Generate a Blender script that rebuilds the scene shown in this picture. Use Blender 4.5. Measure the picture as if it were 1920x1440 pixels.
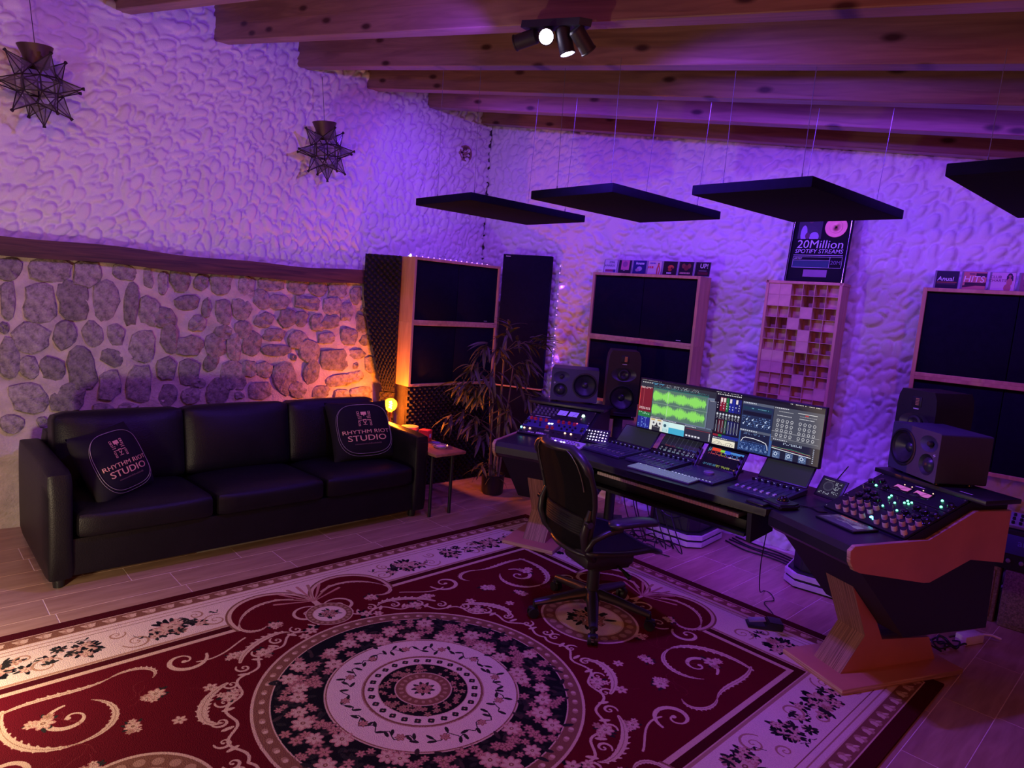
import bpy, bmesh, math, random
import numpy as np
from mathutils import Matrix, Vector

# ------------------------------------------------------------------ scene, camera, lights, exposure
sc = bpy.context.scene
for o in list(bpy.data.objects):
    bpy.data.objects.remove(o, do_unlink=True)
COL = sc.collection
R = math.radians
PI = math.pi
sc.view_settings.view_transform = 'Standard'
sc.view_settings.look = 'None'
sc.view_settings.gamma = 1.0
sc.view_settings.exposure = -0.15
sc.view_settings.use_curve_mapping = False

cd = bpy.data.cameras.new('camera')
cd.sensor_width = 36.0
cd.lens = 1250 * 36.0 / 1920
cd.clip_start = 0.05
cam = bpy.data.objects.new('camera', cd)
COL.objects.link(cam)
def cam_matrix(yaw, pitch, roll, loc):
    cy, sy, cp, sp = math.cos(yaw), math.sin(yaw), math.cos(pitch), math.sin(pitch)
    fwd = Vector((sy * cp, cy * cp, -sp)); right = Vector((cy, -sy, 0)); up = right.cross(fwd)
    r2 = right * math.cos(roll) + up * math.sin(roll)
    u2 = -right * math.sin(roll) + up * math.cos(roll)
    m = Matrix((r2, u2, -fwd)).transposed().to_4x4()
    m.translation = loc
    return m
cam.matrix_world = cam_matrix(R(-46.229), R(7.262), R(4.325), Vector((0, 0, 1.65)))
sc.camera = cam

w = bpy.data.worlds.new('room_dark')
sc.world = w
w.use_nodes = True
w.node_tree.nodes['Background'].inputs[0].default_value = (0.20, 0.07, 0.55, 1)
w.node_tree.nodes['Background'].inputs[1].default_value = 0.02

def lamp(name, kind, loc, color, power, target=None, size=0.1, angle=None, blend=0.5):
    d = bpy.data.lights.new(name, kind)
    d.color = color; d.energy = power
    if kind == 'AREA':
        d.size = size
    else:
        d.shadow_soft_size = size
    if kind == 'SPOT':
        d.spot_size = angle; d.spot_blend = blend
    o = bpy.data.objects.new(name, d)
    COL.objects.link(o)
    o.location = loc
    if target is not None:
        o.rotation_euler = (Vector(target) - Vector(loc)).to_track_quat('-Z', 'Y').to_euler()
    return o

VIOLET = (0.17, 0.040, 1.0)
PINK = (1.0, 0.36, 0.30)
WASH_W = 66
SPOT_W = (140, 22, 85, 125)
# lamps outside the frame: a pink bulb between the rafters, an added warm fill aimed at the rug, a violet one behind, a red standard lamp, a warm floor lamp
lamp('violet_left_lamp', 'POINT', (-3.4, -1.0, 2.5), VIOLET, 36, None, 0.06)
lamp('pink_bay_lamp', 'SPOT', (-2.3, 0.05, 2.86), PINK, 46, (-5.0, 1.1, 1.5), 0.05, R(112), 0.8)
lamp('warm_rug_fill', 'SPOT', (-1.3, -0.4, 2.3), (1.0, 0.56, 0.42), 27, (-2.1, 1.3, 0.0), 0.08, R(78), 0.8)
lamp('red_standard_lamp', 'POINT', (1.2, 0.7, 2.05), (1.0, 0.20, 0.09), 52, None, 0.15)
lamp('warm_floor_lamp', 'POINT', (-2.95, -0.15, 0.45), (1.0, 0.78, 0.50), 58, None, 0.08)

# ------------------------------------------------------------------ materials
MATS = {}
def mat(name, col, rough=0.5, metal=0.0, spec=0.5, emit=None, es=0.0, vary=0.12, scale=9.0, bump=0.0, bscale=60.0,
        alpha=1.0, trans=0.0, stretch=None, coat=0.0):
    if name in MATS:
        return MATS[name]
    m = bpy.data.materials.new(name); m.use_nodes = True
    nt = m.node_tree; N = nt.nodes; L = nt.links
    p = N['Principled BSDF']
    p.inputs['Roughness'].default_value = rough
    p.inputs['Metallic'].default_value = metal
    p.inputs['Specular IOR Level'].default_value = spec
    p.inputs['Alpha'].default_value = alpha
    p.inputs['Transmission Weight'].default_value = trans
    p.inputs['Coat Weight'].default_value = coat
    tc = N.new('ShaderNodeTexCoord'); mp = N.new('ShaderNodeMapping')
    L.new(tc.outputs['Object'], mp.inputs[0])
    if stretch:
        mp.inputs['Scale'].default_value = stretch
    nz = N.new('ShaderNodeTexNoise'); nz.inputs['Scale'].default_value = scale; nz.inputs['Detail'].default_value = 5
    L.new(mp.outputs[0], nz.inputs['Vector'])
    rp = N.new('ShaderNodeValToRGB')
    a = [max(0, c * (1 - vary)) for c in col]; b = [min(1, c * (1 + vary)) for c in col]
    rp.color_ramp.elements[0].position = 0.3; rp.color_ramp.elements[1].position = 0.7
    rp.color_ramp.elements[0].color = (*a, 1); rp.color_ramp.elements[1].color = (*b, 1)
    L.new(nz.outputs['Fac'], rp.inputs[0]); L.new(rp.outputs[0], p.inputs['Base Color'])
    if bump:
        n2 = N.new('ShaderNodeTexNoise'); n2.inputs['Scale'].default_value = bscale; n2.inputs['Detail'].default_value = 6
        L.new(mp.outputs[0], n2.inputs['Vector'])
        bp = N.new('ShaderNodeBump'); bp.inputs['Strength'].default_value = bump; bp.inputs['Distance'].default_value = 0.01
        L.new(n2.outputs['Fac'], bp.inputs['Height']); L.new(bp.outputs[0], p.inputs['Normal'])
    if emit:
        p.inputs['Emission Color'].default_value = (*emit, 1); p.inputs['Emission Strength'].default_value = es
    MATS[name] = m
    return m

def wood_mat(name, c1, c2, knots=False, gscale=(1.2, 14, 14), rough=0.45, knot=(0.06, 0.02, 0.015), kscale=(2.6, 7, 7)):
    m = bpy.data.materials.new(name); m.use_nodes = True
    nt = m.node_tree; N = nt.nodes; L = nt.links; p = N['Principled BSDF']
    p.inputs['Roughness'].default_value = rough
    tc = N.new('ShaderNodeTexCoord'); mp = N.new('ShaderNodeMapping'); mp.inputs['Scale'].default_value = gscale
    L.new(tc.outputs['Object'], mp.inputs[0])
    nz = N.new('ShaderNodeTexNoise'); nz.inputs['Scale'].default_value = 2.4; nz.inputs['Detail'].default_value = 8
    nz.inputs['Distortion'].default_value = 1.2
    L.new(mp.outputs[0], nz.inputs['Vector'])
    rp = N.new('ShaderNodeValToRGB')
    rp.color_ramp.elements[0].position = 0.32; rp.color_ramp.elements[1].position = 0.68
    rp.color_ramp.elements[0].color = (*c1, 1); rp.color_ramp.elements[1].color = (*c2, 1)
    L.new(nz.outputs['Fac'], rp.inputs[0])
    out = rp.outputs[0]
    if knots:
        sp = N.new('ShaderNodeSeparateXYZ'); cm = N.new('ShaderNodeCombineXYZ'); oi = N.new('ShaderNodeObjectInfo')
        L.new(tc.outputs['Object'], sp.inputs[0]); L.new(sp.outputs[0], cm.inputs[0]); L.new(sp.outputs[2], cm.inputs[1])
        mk = N.new('ShaderNodeMapping'); mk.inputs['Scale'].default_value = kscale
        L.new(cm.outputs[0], mk.inputs[0])
        of = N.new('ShaderNodeVectorMath'); of.operation = 'ADD'; sc_ = N.new('ShaderNodeMath'); sc_.operation = 'MULTIPLY'; sc_.inputs[1].default_value = 40.0
        L.new(oi.outputs['Random'], sc_.inputs[0]); L.new(mk.outputs[0], of.inputs[0]); L.new(sc_.outputs[0], of.inputs[1])
        vo = N.new('ShaderNodeTexVoronoi'); vo.voronoi_dimensions = '2D'; vo.inputs['Scale'].default_value = 1.0
        L.new(of.outputs[0], vo.inputs['Vector'])
        kr = N.new('ShaderNodeValToRGB')
        kr.color_ramp.elements[0].position = 0.045; kr.color_ramp.elements[1].position = 0.11
        kr.color_ramp.elements[0].color = (1, 1, 1, 1); kr.color_ramp.elements[1].color = (0, 0, 0, 1)
        L.new(vo.outputs['Distance'], kr.inputs[0])
        mx = N.new('ShaderNodeMix'); mx.data_type = 'RGBA'
        L.new(kr.outputs[0], mx.inputs[0]); L.new(out, mx.inputs[6]); mx.inputs[7].default_value = (*knot, 1)
        out = mx.outputs[2]
    L.new(out, p.inputs['Base Color'])
    bp = N.new('ShaderNodeBump'); bp.inputs['Strength'].default_value = 0.12; bp.inputs['Distance'].default_value = 0.01
    L.new(nz.outputs['Fac'], bp.inputs['Height']); L.new(bp.outputs[0], p.inputs['Normal'])
    MATS[name] = m
    return m

def ply_mat(name, c1, c2, axis=0, freq=260.0):
    m = bpy.data.materials.new(name); m.use_nodes = True
    nt = m.node_tree; N = nt.nodes; L = nt.links; p = N['Principled BSDF']
    p.inputs['Roughness'].default_value = 0.5
    tc = N.new('ShaderNodeTexCoord'); mp = N.new('ShaderNodeMapping')
    s = [3.0, 3.0, 3.0]; s[axis] = freq; mp.inputs['Scale'].default_value = s
    L.new(tc.outputs['Object'], mp.inputs[0])
    nz = N.new('ShaderNodeTexNoise'); nz.inputs['Scale'].default_value = 1.0; nz.inputs['Detail'].default_value = 2
    L.new(mp.outputs[0], nz.inputs['Vector'])
    rp = N.new('ShaderNodeValToRGB'); rp.color_ramp.elements[0].position = 0.38; rp.color_ramp.elements[1].position = 0.62
    rp.color_ramp.elements[0].color = (*c1, 1); rp.color_ramp.elements[1].color = (*c2, 1)
    L.new(nz.outputs['Fac'], rp.inputs[0]); L.new(rp.outputs[0], p.inputs['Base Color'])
    MATS[name] = m
    return m

def stone_mat():
    m = bpy.data.materials.new('limestone'); m.use_nodes = True
    nt = m.node_tree; N = nt.nodes; L = nt.links; p = N['Principled BSDF']
    p.inputs['Roughness'].default_value = 0.9
    tc = N.new('ShaderNodeTexCoord'); oi = N.new('ShaderNodeObjectInfo')
    nz = N.new('ShaderNodeTexNoise'); nz.inputs['Scale'].default_value = 26; nz.inputs['Detail'].default_value = 8
    nz.inputs['Roughness'].default_value = 0.7
    L.new(tc.outputs['Object'], nz.inputs['Vector'])
    rp = N.new('ShaderNodeValToRGB')
    e = rp.color_ramp.elements
    e[0].position = 0.33; e[0].color = (0.10, 0.085, 0.08, 1); e[1].position = 0.5; e[1].color = (0.27, 0.235, 0.225, 1)
    x = e.new(0.72); x.color = (0.44, 0.40, 0.37, 1)
    L.new(nz.outputs['Fac'], rp.inputs[0])
    hs = N.new('ShaderNodeHueSaturation')
    mr = N.new('ShaderNodeMapRange'); mr.inputs[3].default_value = 0.75; mr.inputs[4].default_value = 1.2
    L.new(oi.outputs['Random'], mr.inputs[0]); L.new(mr.outputs[0], hs.inputs['Value'])
    L.new(rp.outputs[0], hs.inputs['Color']); L.new(hs.outputs[0], p.inputs['Base Color'])
    n2 = N.new('ShaderNodeTexNoise'); n2.inputs['Scale'].default_value = 34; n2.inputs['Detail'].default_value = 8
    L.new(tc.outputs['Object'], n2.inputs['Vector'])
    bp = N.new('ShaderNodeBump'); bp.inputs['Strength'].default_value = 0.9; bp.inputs['Distance'].default_value = 0.02
    L.new(n2.outputs['Fac'], bp.inputs['Height']); L.new(bp.outputs[0], p.inputs['Normal'])
    MATS['limestone'] = m
    return m

# ------------------------------------------------------------------ geometry helpers
def B():
    return bmesh.new()
def add_box(bm, c, s, bev=0.0, rot=None, seg=2):
    r = bmesh.ops.create_cube(bm, size=1.0)
    vs = r['verts']
    M = Matrix.Diagonal((s[0], s[1], s[2], 1))
    bmesh.ops.transform(bm, matrix=M, verts=vs)
    if bev:
        es = list({e for v in vs for e in v.link_edges})
        g = bmesh.ops.bevel(bm, geom=es, offset=bev, segments=seg, profile=0.5, affect='EDGES')
        vs = list({v for f in g['faces'] for v in f.verts} | {v for v in vs if v.is_valid})
        # collect all verts of the island
        seen = set(vs); st = list(vs)
        while st:
            v = st.pop()
            for e in v.link_edges:
                o = e.other_vert(v)
                if o not in seen:
                    seen.add(o); st.append(o)
        vs = list(seen)
    T = Matrix.Translation(c)
    if rot is not None:
        T = T @ rot.to_4x4()
    bmesh.ops.transform(bm, matrix=T, verts=vs)
    return vs
def add_prism(bm, poly, lo, hi, axis='x'):
    def P(a, b, t):
        return (t, a, b) if axis == 'x' else ((a, t, b) if axis == 'y' else (a, b, t))
    A = [bm.verts.new(P(a, b, lo)) for a, b in poly]
    Z = [bm.verts.new(P(a, b, hi)) for a, b in poly]
    n = len(poly)
    bm.faces.new(A); bm.faces.new(Z)
    for i in range(n):
        bm.faces.new((A[i], A[(i + 1) % n], Z[(i + 1) % n], Z[i]))
    return A + Z
def frame_of(d):
    d = d.normalized()
    a = Vector((0, 0, 1)) if abs(d.z) < 0.9 else Vector((1, 0, 0))
    x = d.cross(a).normalized(); y = d.cross(x).normalized()
    return x, y
def add_cyl(bm, p0, p1, r0, r1=None, n=14):
    p0 = Vector(p0); p1 = Vector(p1); r1 = r0 if r1 is None else r1
    x, y = frame_of(p1 - p0)
    A = []; Z = []
    for i in range(n):
        t = 2 * PI * i / n; q = x * math.cos(t) + y * math.sin(t)
        A.append(bm.verts.new(p0 + q * r0)); Z.append(bm.verts.new(p1 + q * r1))
    bm.faces.new(A); bm.faces.new(Z[::-1])
    for i in range(n):
        bm.faces.new((A[i], Z[i], Z[(i + 1) % n], A[(i + 1) % n]))
    return A + Z
def add_tube(bm, pts, r, n=8, closed=False, flat=1.0):
    pts = [Vector(p) for p in pts]; m = len(pts)
    rs = r if isinstance(r, (list, tuple)) else [r] * m
    rings = []; px = None
    for i, p in enumerate(pts):
        if closed:
            d = pts[(i + 1) % m] - pts[i - 1]
        else:
            d = pts[min(i + 1, m - 1)] - pts[max(i - 1, 0)]
        d = d.normalized()
        if px is None:
            x, y = frame_of(d)
        else:
            x = (px - d * px.dot(d)).normalized(); y = d.cross(x).normalized()
        px = x
        rings.append([bm.verts.new(p + (x * math.cos(2 * PI * k / n) + y * math.sin(2 * PI * k / n) * flat) * rs[i]) for k in range(n)])
    for i in range(m if closed else m - 1):
        a = rings[i]; b = rings[(i + 1) % m]
        for k in range(n):
            bm.faces.new((a[k], a[(k + 1) % n], b[(k + 1) % n], b[k]))
    if not closed:
        bm.faces.new(rings[0][::-1]); bm.faces.new(rings[-1])
def add_lathe(bm, prof, n=24, M=None):
    vs = []; rings = []
    for r, z in prof:
        if r < 1e-6:
            v = bm.verts.new((0, 0, z)); rings.append([v]); vs.append(v)
        else:
            g = [bm.verts.new((r * math.cos(2 * PI * k / n), r * math.sin(2 * PI * k / n), z)) for k in range(n)]
            rings.append(g); vs += g
    for a, b in zip(rings, rings[1:]):
        for k in range(n):
            k2 = (k + 1) % n
            if len(a) == 1 and len(b) == 1:
                continue
            if len(a) == 1:
                bm.faces.new((a[0], b[k2], b[k]))
            elif len(b) == 1:
                bm.faces.new((a[k], a[k2], b[0]))
            else:
                bm.faces.new((a[k], a[k2], b[k2], b[k]))
    if M is not None:
        bmesh.ops.transform(bm, matrix=M, verts=vs)
    return vs
def add_grid(bm, nu, nv, fn):
    g = [[bm.verts.new(fn(i / (nu - 1), j / (nv - 1))) for i in range(nu)] for j in range(nv)]
    for j in range(nv - 1):
        for i in range(nu - 1):
            bm.faces.new((g[j][i], g[j][i + 1], g[j + 1][i + 1], g[j + 1][i]))
    return g
def add_cushion(bm, c, s, bev, puff=(0, 0, 0), cuts=6, rot=None):
    t = bmesh.new()
    bmesh.ops.create_cube(t, size=2.0)
    bmesh.ops.subdivide_edges(t, edges=t.edges[:], cuts=cuts, use_grid_fill=True)
    h = [x / 2 for x in s]
    for v in t.verts:
        p = v.co.copy()
        q = Vector((p.x * h[0], p.y * h[1], p.z * h[2]))
        core = Vector([max(-(h[i] - bev), min(h[i] - bev, q[i])) for i in range(3)])
        d = q - core
        if d.length > 1e-9:
            k = sum(1 for i in range(3) if abs(d[i]) > 1e-9)
            if k > 1:
                d = d.normalized() * bev * min(1.0, max(abs(d[i]) for i in range(3)) / bev)
        q = core + d
        for i in range(3):
            j, l = (i + 1) % 3, (i + 2) % 3
            q[i] += math.copysign(1, p[i]) * abs(p[i]) ** 3 * puff[i] * (1 - p[j] ** 2) * (1 - p[l] ** 2)
        v.co = q
    T = Matrix.Translation(c)
    if rot is not None:
        T = T @ rot.to_4x4()
    bmesh.ops.transform(t, matrix=T, verts=t.verts[:])
    me = bpy.data.meshes.new('tmp'); t.to_mesh(me); t.free()
    bm.from_mesh(me); bpy.data.meshes.remove(me)

def obj(name, bm, mats, parent=None, loc=(0, 0, 0), rot=(0, 0, 0), smooth=35, face_mat=None):
    me = bpy.data.meshes.new(name)
    bmesh.ops.recalc_face_normals(bm, faces=bm.faces[:])
    if face_mat:
        for f in bm.faces:
            f.normal_update()
            f.material_index = face_mat(f)
    bm.to_mesh(me); bm.free()
    for m in (mats if isinstance(mats, (list, tuple)) else [mats]):
        me.materials.append(m)
    if smooth:
        me.polygons.foreach_set('use_smooth', [True] * len(me.polygons))
        me.set_sharp_from_angle(angle=R(smooth))
    o = bpy.data.objects.new(name, me); COL.objects.link(o)
    o.location = loc; o.rotation_euler = rot
    if parent is not None:
        o.parent = parent
    return o
def mesh_np(name, co, quads, m, parent=None, smooth=True):
    me = bpy.data.meshes.new(name)
    me.vertices.add(len(co)); me.vertices.foreach_set('co', np.asarray(co, np.float32).ravel())
    q = np.asarray(quads, np.int32)
    me.loops.add(q.size); me.loops.foreach_set('vertex_index', q.ravel())
    me.polygons.add(len(q)); me.polygons.foreach_set('loop_start', np.arange(0, q.size, 4, dtype=np.int32))
    me.update(calc_edges=True)
    me.validate()
    me.polygons.foreach_set('use_smooth', [smooth] * len(me.polygons))
    me.materials.append(m)
    o = bpy.data.objects.new(name, me); COL.objects.link(o)
    if parent is not None:
        o.parent = parent
    return o
def inst(src, name, parent, loc, rot=(0, 0, 0), scale=None):
    o = bpy.data.objects.new(name, src.data if hasattr(src, 'data') else src)
    COL.objects.link(o); o.location = loc; o.rotation_euler = rot
    if scale is not None:
        o.scale = scale
    o.parent = parent
    return o
def tag(o, label, cat, group=None, kind=None):
    o['label'] = label; o['category'] = cat
    if group: o['group'] = group
    if kind: o['kind'] = kind
    return o
def thing(name, label, cat, loc=(0, 0, 0), rot=(0, 0, 0), group=None):
    o = bpy.data.objects.new(name, None); o.empty_display_size = 0.1
    COL.objects.link(o); o.location = loc; o.rotation_euler = rot
    return tag(o, label, cat, group)
def struct(o):
    o['kind'] = 'structure'
    return o
def set_axes(o, loc, X, Y):
    X = Vector(X).normalized(); Y = Vector(Y); Y = (Y - X * X.dot(Y)).normalized(); Z = X.cross(Y)
    m = Matrix((X, Y, Z)).transposed().to_4x4(); m.translation = loc
    o.matrix_world = m
    return o
FONT_CACHE = {}
def text(name, s, size, m, parent, loc, rot=(0, 0, 0), sx=1.0, shear=0.0, ext=0.0006, align='CENTER', bold=0.0, height=None):
    cu = bpy.data.curves.new(name, 'FONT')
    cu.body = s; cu.size = size; cu.extrude = ext; cu.align_x = align; cu.align_y = 'CENTER'; cu.shear = shear; cu.offset = bold
    cu.resolution_u = 3
    t = bpy.data.objects.new(name, cu); COL.objects.link(t)
    dg = bpy.context.evaluated_depsgraph_get()
    me = bpy.data.meshes.new_from_object(t.evaluated_get(dg))
    bpy.data.objects.remove(t)
    bpy.data.curves.remove(cu)
    for v in me.vertices:
        v.co.x *= sx
        if height:
            v.co.z += height(v.co.x + loc[0], v.co.y + loc[1])
    me.materials.clear(); me.materials.append(m)
    me.name = name
    o = bpy.data.objects.new(name, me); COL.objects.link(o)
    o.location = loc; o.rotation_euler = rot; o.parent = parent
    return o

def marks(name, n, h, m, parent, loc, rot=(0, 0, 0), seed=1, th=0.0006):
    """illegibly small print: a row of tiny blocks"""
    rg = random.Random(seed); b = B(); x = 0.0; xs = []
    for k in range(n):
        w_ = h * rg.uniform(0.35, 0.75); hh = h * rg.choice((0.7, 0.7, 1.0)); xs.append((x, w_, hh)); x += w_ + h * 0.16
    for x0, w_, hh in xs:
        add_box(b, (x0 + w_ / 2 - x / 2, hh / 2 - h / 2, th / 2), (w_, hh, th))
    o = obj(name, b, m, parent, loc, rot, smooth=0); o['kind'] = 'stuff'
    return o
# ------------------------------------------------------------------ small drawing canvas for flat print (screens, covers, rug)
class Canvas:
    def __init__(s, w, h, bg):
        s.w, s.h = w, h
        s.a = np.empty((h, w, 3), np.float32); s.a[:] = bg
    def rect(s, x0, y0, x1, y1, c):
        s.a[max(0, int(y0 * s.h)):max(0, int(y1 * s.h)), max(0, int(x0 * s.w)):max(0, int(x1 * s.w))] = c
    def disc(s, x, y, r, c, ry=None):
        ry = ry or r
        x *= s.w; y *= s.h; r *= s.w; ry *= s.w
        x0, x1 = max(0, int(x - r - 1)), min(s.w, int(x + r + 2)); y0, y1 = max(0, int(y - ry - 1)), min(s.h, int(y + ry + 2))
        if x0 >= x1 or y0 >= y1: return
        yy, xx = np.mgrid[y0:y1, x0:x1]
        s.a[y0:y1, x0:x1][((xx - x) / r) ** 2 + ((yy - y) / ry) ** 2 <= 1] = c
    def line(s, pts, wd, c):
        for (xa, ya), (xb, yb) in zip(pts, pts[1:]):
            n = int(max(abs(xb - xa) * s.w, abs(yb - ya) * s.h)) + 1
            for i in range(n + 1):
                t = i / n
                s.disc(xa + (xb - xa) * t, ya + (yb - ya) * t, wd, c)
    def dots(s, x0, y0, x1, y1, nx, ny, c, fill=0.5, rng=None, prob=1.0):
        rng = rng or random
        for j in range(ny):
            for i in range(nx):
                if rng.random() < prob:
                    fx = (x1 - x0) / nx; fy = (y1 - y0) / ny
                    s.rect(x0 + fx * i, y0 + fy * j, x0 + fx * (i + fill), y0 + fy * (j + fill), c)
    def image(s, name, srgb=True):
        im = bpy.data.images.new(name, s.w, s.h)
        a = np.ones((s.h, s.w, 4), np.float32); a[..., :3] = s.a[::-1]
        im.pixels.foreach_set(a.ravel()); im.update(); im.pack()
        return im
def img_mat(name, im, strength=0.0, rough=0.5, base=1.0, spec=0.5):
    m = bpy.data.materials.new(name); m.use_nodes = True
    N = m.node_tree.nodes; L = m.node_tree.links; p = N['Principled BSDF']
    t = N.new('ShaderNodeTexImage'); t.image = im
    p.inputs['Roughness'].default_value = rough
    p.inputs['Specular IOR Level'].default_value = spec
    if strength:
        p.inputs['Base Color'].default_value = (0.01, 0.01, 0.012, 1)
        L.new(t.outputs[0], p.inputs['Emission Color']); p.inputs['Emission Strength'].default_value = strength
    else:
        L.new(t.outputs[0], p.inputs['Base Color'])
    return m
def plane_uv(name, w, h, m, parent, loc=(0, 0, 0), rot=(0, 0, 0), th=0.0008):
    """a thin printed or lit sheet, face towards local +z"""
    bm = B()
    vs = [bm.verts.new(p) for p in ((-w / 2, -h / 2, 0), (w / 2, -h / 2, 0), (w / 2, h / 2, 0), (-w / 2, h / 2, 0))]
    lo = [bm.verts.new(v.co - Vector((0, 0, th))) for v in vs]
    f = bm.faces.new(vs)
    bm.faces.new(lo[::-1])
    for i in range(4):
        bm.faces.new((vs[i], lo[i], lo[(i + 1) % 4], vs[(i + 1) % 4]))
    uv = bm.loops.layers.uv.new('uv')
    for fc in bm.faces:
        for l in fc.loops:
            l[uv].uv = (l.vert.co.x / w + 0.5, l.vert.co.y / h + 0.5)
    me = bpy.data.meshes.new(name); bm.to_mesh(me); bm.free(); me.materials.append(m)
    o = bpy.data.objects.new(name, me); COL.objects.link(o); o.location = loc; o.rotation_euler = rot; o.parent = parent
    return o
# ------------------------------------------------------------------ room
XW = -5.0                                  # left wall
SK = 0.144; AL = math.atan(SK)             # the back wall runs a little askew
CB = 5.0                                  # back wall: y = CB + SK * x
def backwall_y(x, off=0.0):
    return CB + SK * x - off * math.sqrt(1 + SK * SK)
plaster = mat('white_stucco', (0.72, 0.69, 0.66), 0.85, vary=0.05, scale=5, bump=0.25, bscale=160)
plain = mat('plain_plaster', (0.25, 0.23, 0.22), 0.9, vary=0.05)
mortar = mat('lime_mortar', (0.52, 0.45, 0.39), 0.95, vary=0.22, scale=9, bump=0.9, bscale=60)

def stucco_height(nu, nv, res, seed, amp=0.026):
    """overlapping trowel dabs stamped one over the other"""
    rng = np.random.RandomState(seed)
    h = np.zeros((nv, nu), np.float32)
    n = int(nu * nv * res * res / (0.051 * 0.051))
    for k in range(n):
        cx = rng.randint(0, nu); cy = rng.randint(0, nv)
        a = 0.9 + 0.55 * math.sin(cx * res * 1.3 + seed) + 0.5 * math.cos(cy * res * 1.7) + rng.normal(0, 0.45)
        L = rng.uniform(0.042, 0.072) / res; W = rng.uniform(0.022, 0.038) / res
        m = int(L * 1.3) + 2
        x0, x1, y0, y1 = max(0, cx - m), min(nu, cx + m), max(0, cy - m), min(nv, cy + m)
        yy, xx = np.mgrid[y0:y1, x0:x1]
        dx = xx - cx; dy = yy - cy
        u = (dx * math.cos(a) + dy * math.sin(a)) / L; v = (-dx * math.sin(a) + dy * math.cos(a)) / W
        d = u * u + v * v
        z = amp * ((0.30 + 0.70 * np.clip((u + 1) / 2, 0, 1)) * np.clip(1.08 - d, 0, 1) ** 0.33 + rng.uniform(-0.22, 0.25))
        sub = h[y0:y1, x0:x1]
        gv = (d >= 1) & (d < 1.75) & (u > -0.35)
        sub[gv] = np.minimum(sub[gv], (-0.55 * amp * (1 - np.abs(d - 1.3) / 0.45).clip(0, 1))[gv] + 0.15 * sub[gv])
        sub[d < 1] = z[d < 1]
    k = h.copy()
    k[1:-1, 1:-1] = (6 * k[1:-1, 1:-1] + k[:-2, 1:-1] + k[2:, 1:-1] + k[1:-1, :-2] + k[1:-1, 2:]) / 10
    return k
def stucco(name, u0, u1, v0, v1, res, seed, place):
    nu = int((u1 - u0) / res) + 1; nv = int((v1 - v0) / res) + 1
    h = stucco_height(nu, nv, res, seed)
    U, V = np.meshgrid(np.linspace(u0, u1, nu), np.linspace(v0, v1, nv))
    co = place(U.ravel(), V.ravel(), h.ravel())
    idx = np.arange(nu * nv).reshape(nv, nu)
    q = np.stack([idx[:-1, :-1], idx[:-1, 1:], idx[1:, 1:], idx[1:, :-1]], -1).reshape(-1, 4)
    return mesh_np(name, co, q, plaster)

# floor: screed slab and ceramic plank tiles 0.2 x 0.585
grout = mat('grout', (0.80, 0.68, 0.58), 0.9)
fb = B(); add_box(fb, (-1.35, 1.4, -0.0513), (7.5, 8.4, 0.1)); floor = struct(obj('floor', fb, grout))
tilem = wood_mat('oak_look_tile', (0.34, 0.19, 0.125), (0.46, 0.28, 0.19), gscale=(9, 1.0, 9), rough=0.30)
tb = B(); add_box(tb, (0, 0, -0.005), (0.1950, 0.5810, 0.01), 0.0006, seg=1)
tile0 = None
rng = random.Random(3)
for i in range(-1, 25):
    x = -1.625 - 0.1985 * (i - 5) + 0.09925
    if x < XW or x > 0.55: continue
    off = (0.647 if i % 2 else 0.835) + (0.0 if i % 4 < 2 else 0.21)
    for j in range(-4, 9):
        y = off + 0.585 * j
        if y < -0.9 or y > CB + SK * x + 0.2: continue
        if -3.36 < x < -0.78 and -0.1 < y < 3.2: continue          # wholly under the rug
        if x < -4.1 and 1.05 < y < 2.5: continue                     # wholly under the sofa
        if tile0 is None:
            tile0 = obj('tile', tb, tilem, floor); tile0.location = (x, y, 0)
        else:
            inst(tile0, 'tile', floor, (x, y, 0))

# left wall: stucco above, stone below, an old timber ledge between
ST = struct(stucco('wall_left', 0.0, 4.26, 1.69, 3.62, 0.0088, 4, lambda u, v, h: np.stack([XW + h, u, v], 1)))
lb = B(); add_box(lb, (XW - 0.135, 1.0, 1.7), (0.2, 7.4, 3.9)); obj('backing', lb, plain, ST)
mb = B()
def mortar_fn(u, v):
    y = -0.6 + 4.2 * u; z = 1.70 * v
    bulge = 0.05 * max(0, 1 - z / 1.6) * max(0, min(1, (y - 1.6) / 1.2))
    return (XW + 0.012 + 0.010 * math.sin(y * 9 + 3 * math.sin(z * 5)) * math.sin(z * 11 + y * 2) + 0.006 * math.sin(y * 23 + z * 17) + bulge, y, z)
add_grid(mb, 130, 60, mortar_fn)
SW = struct(obj('wall_left_stone', mb, mortar)); SW.name = 'wall_left_lower'
stm = stone_mat()
rng = random.Random(11)
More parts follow.
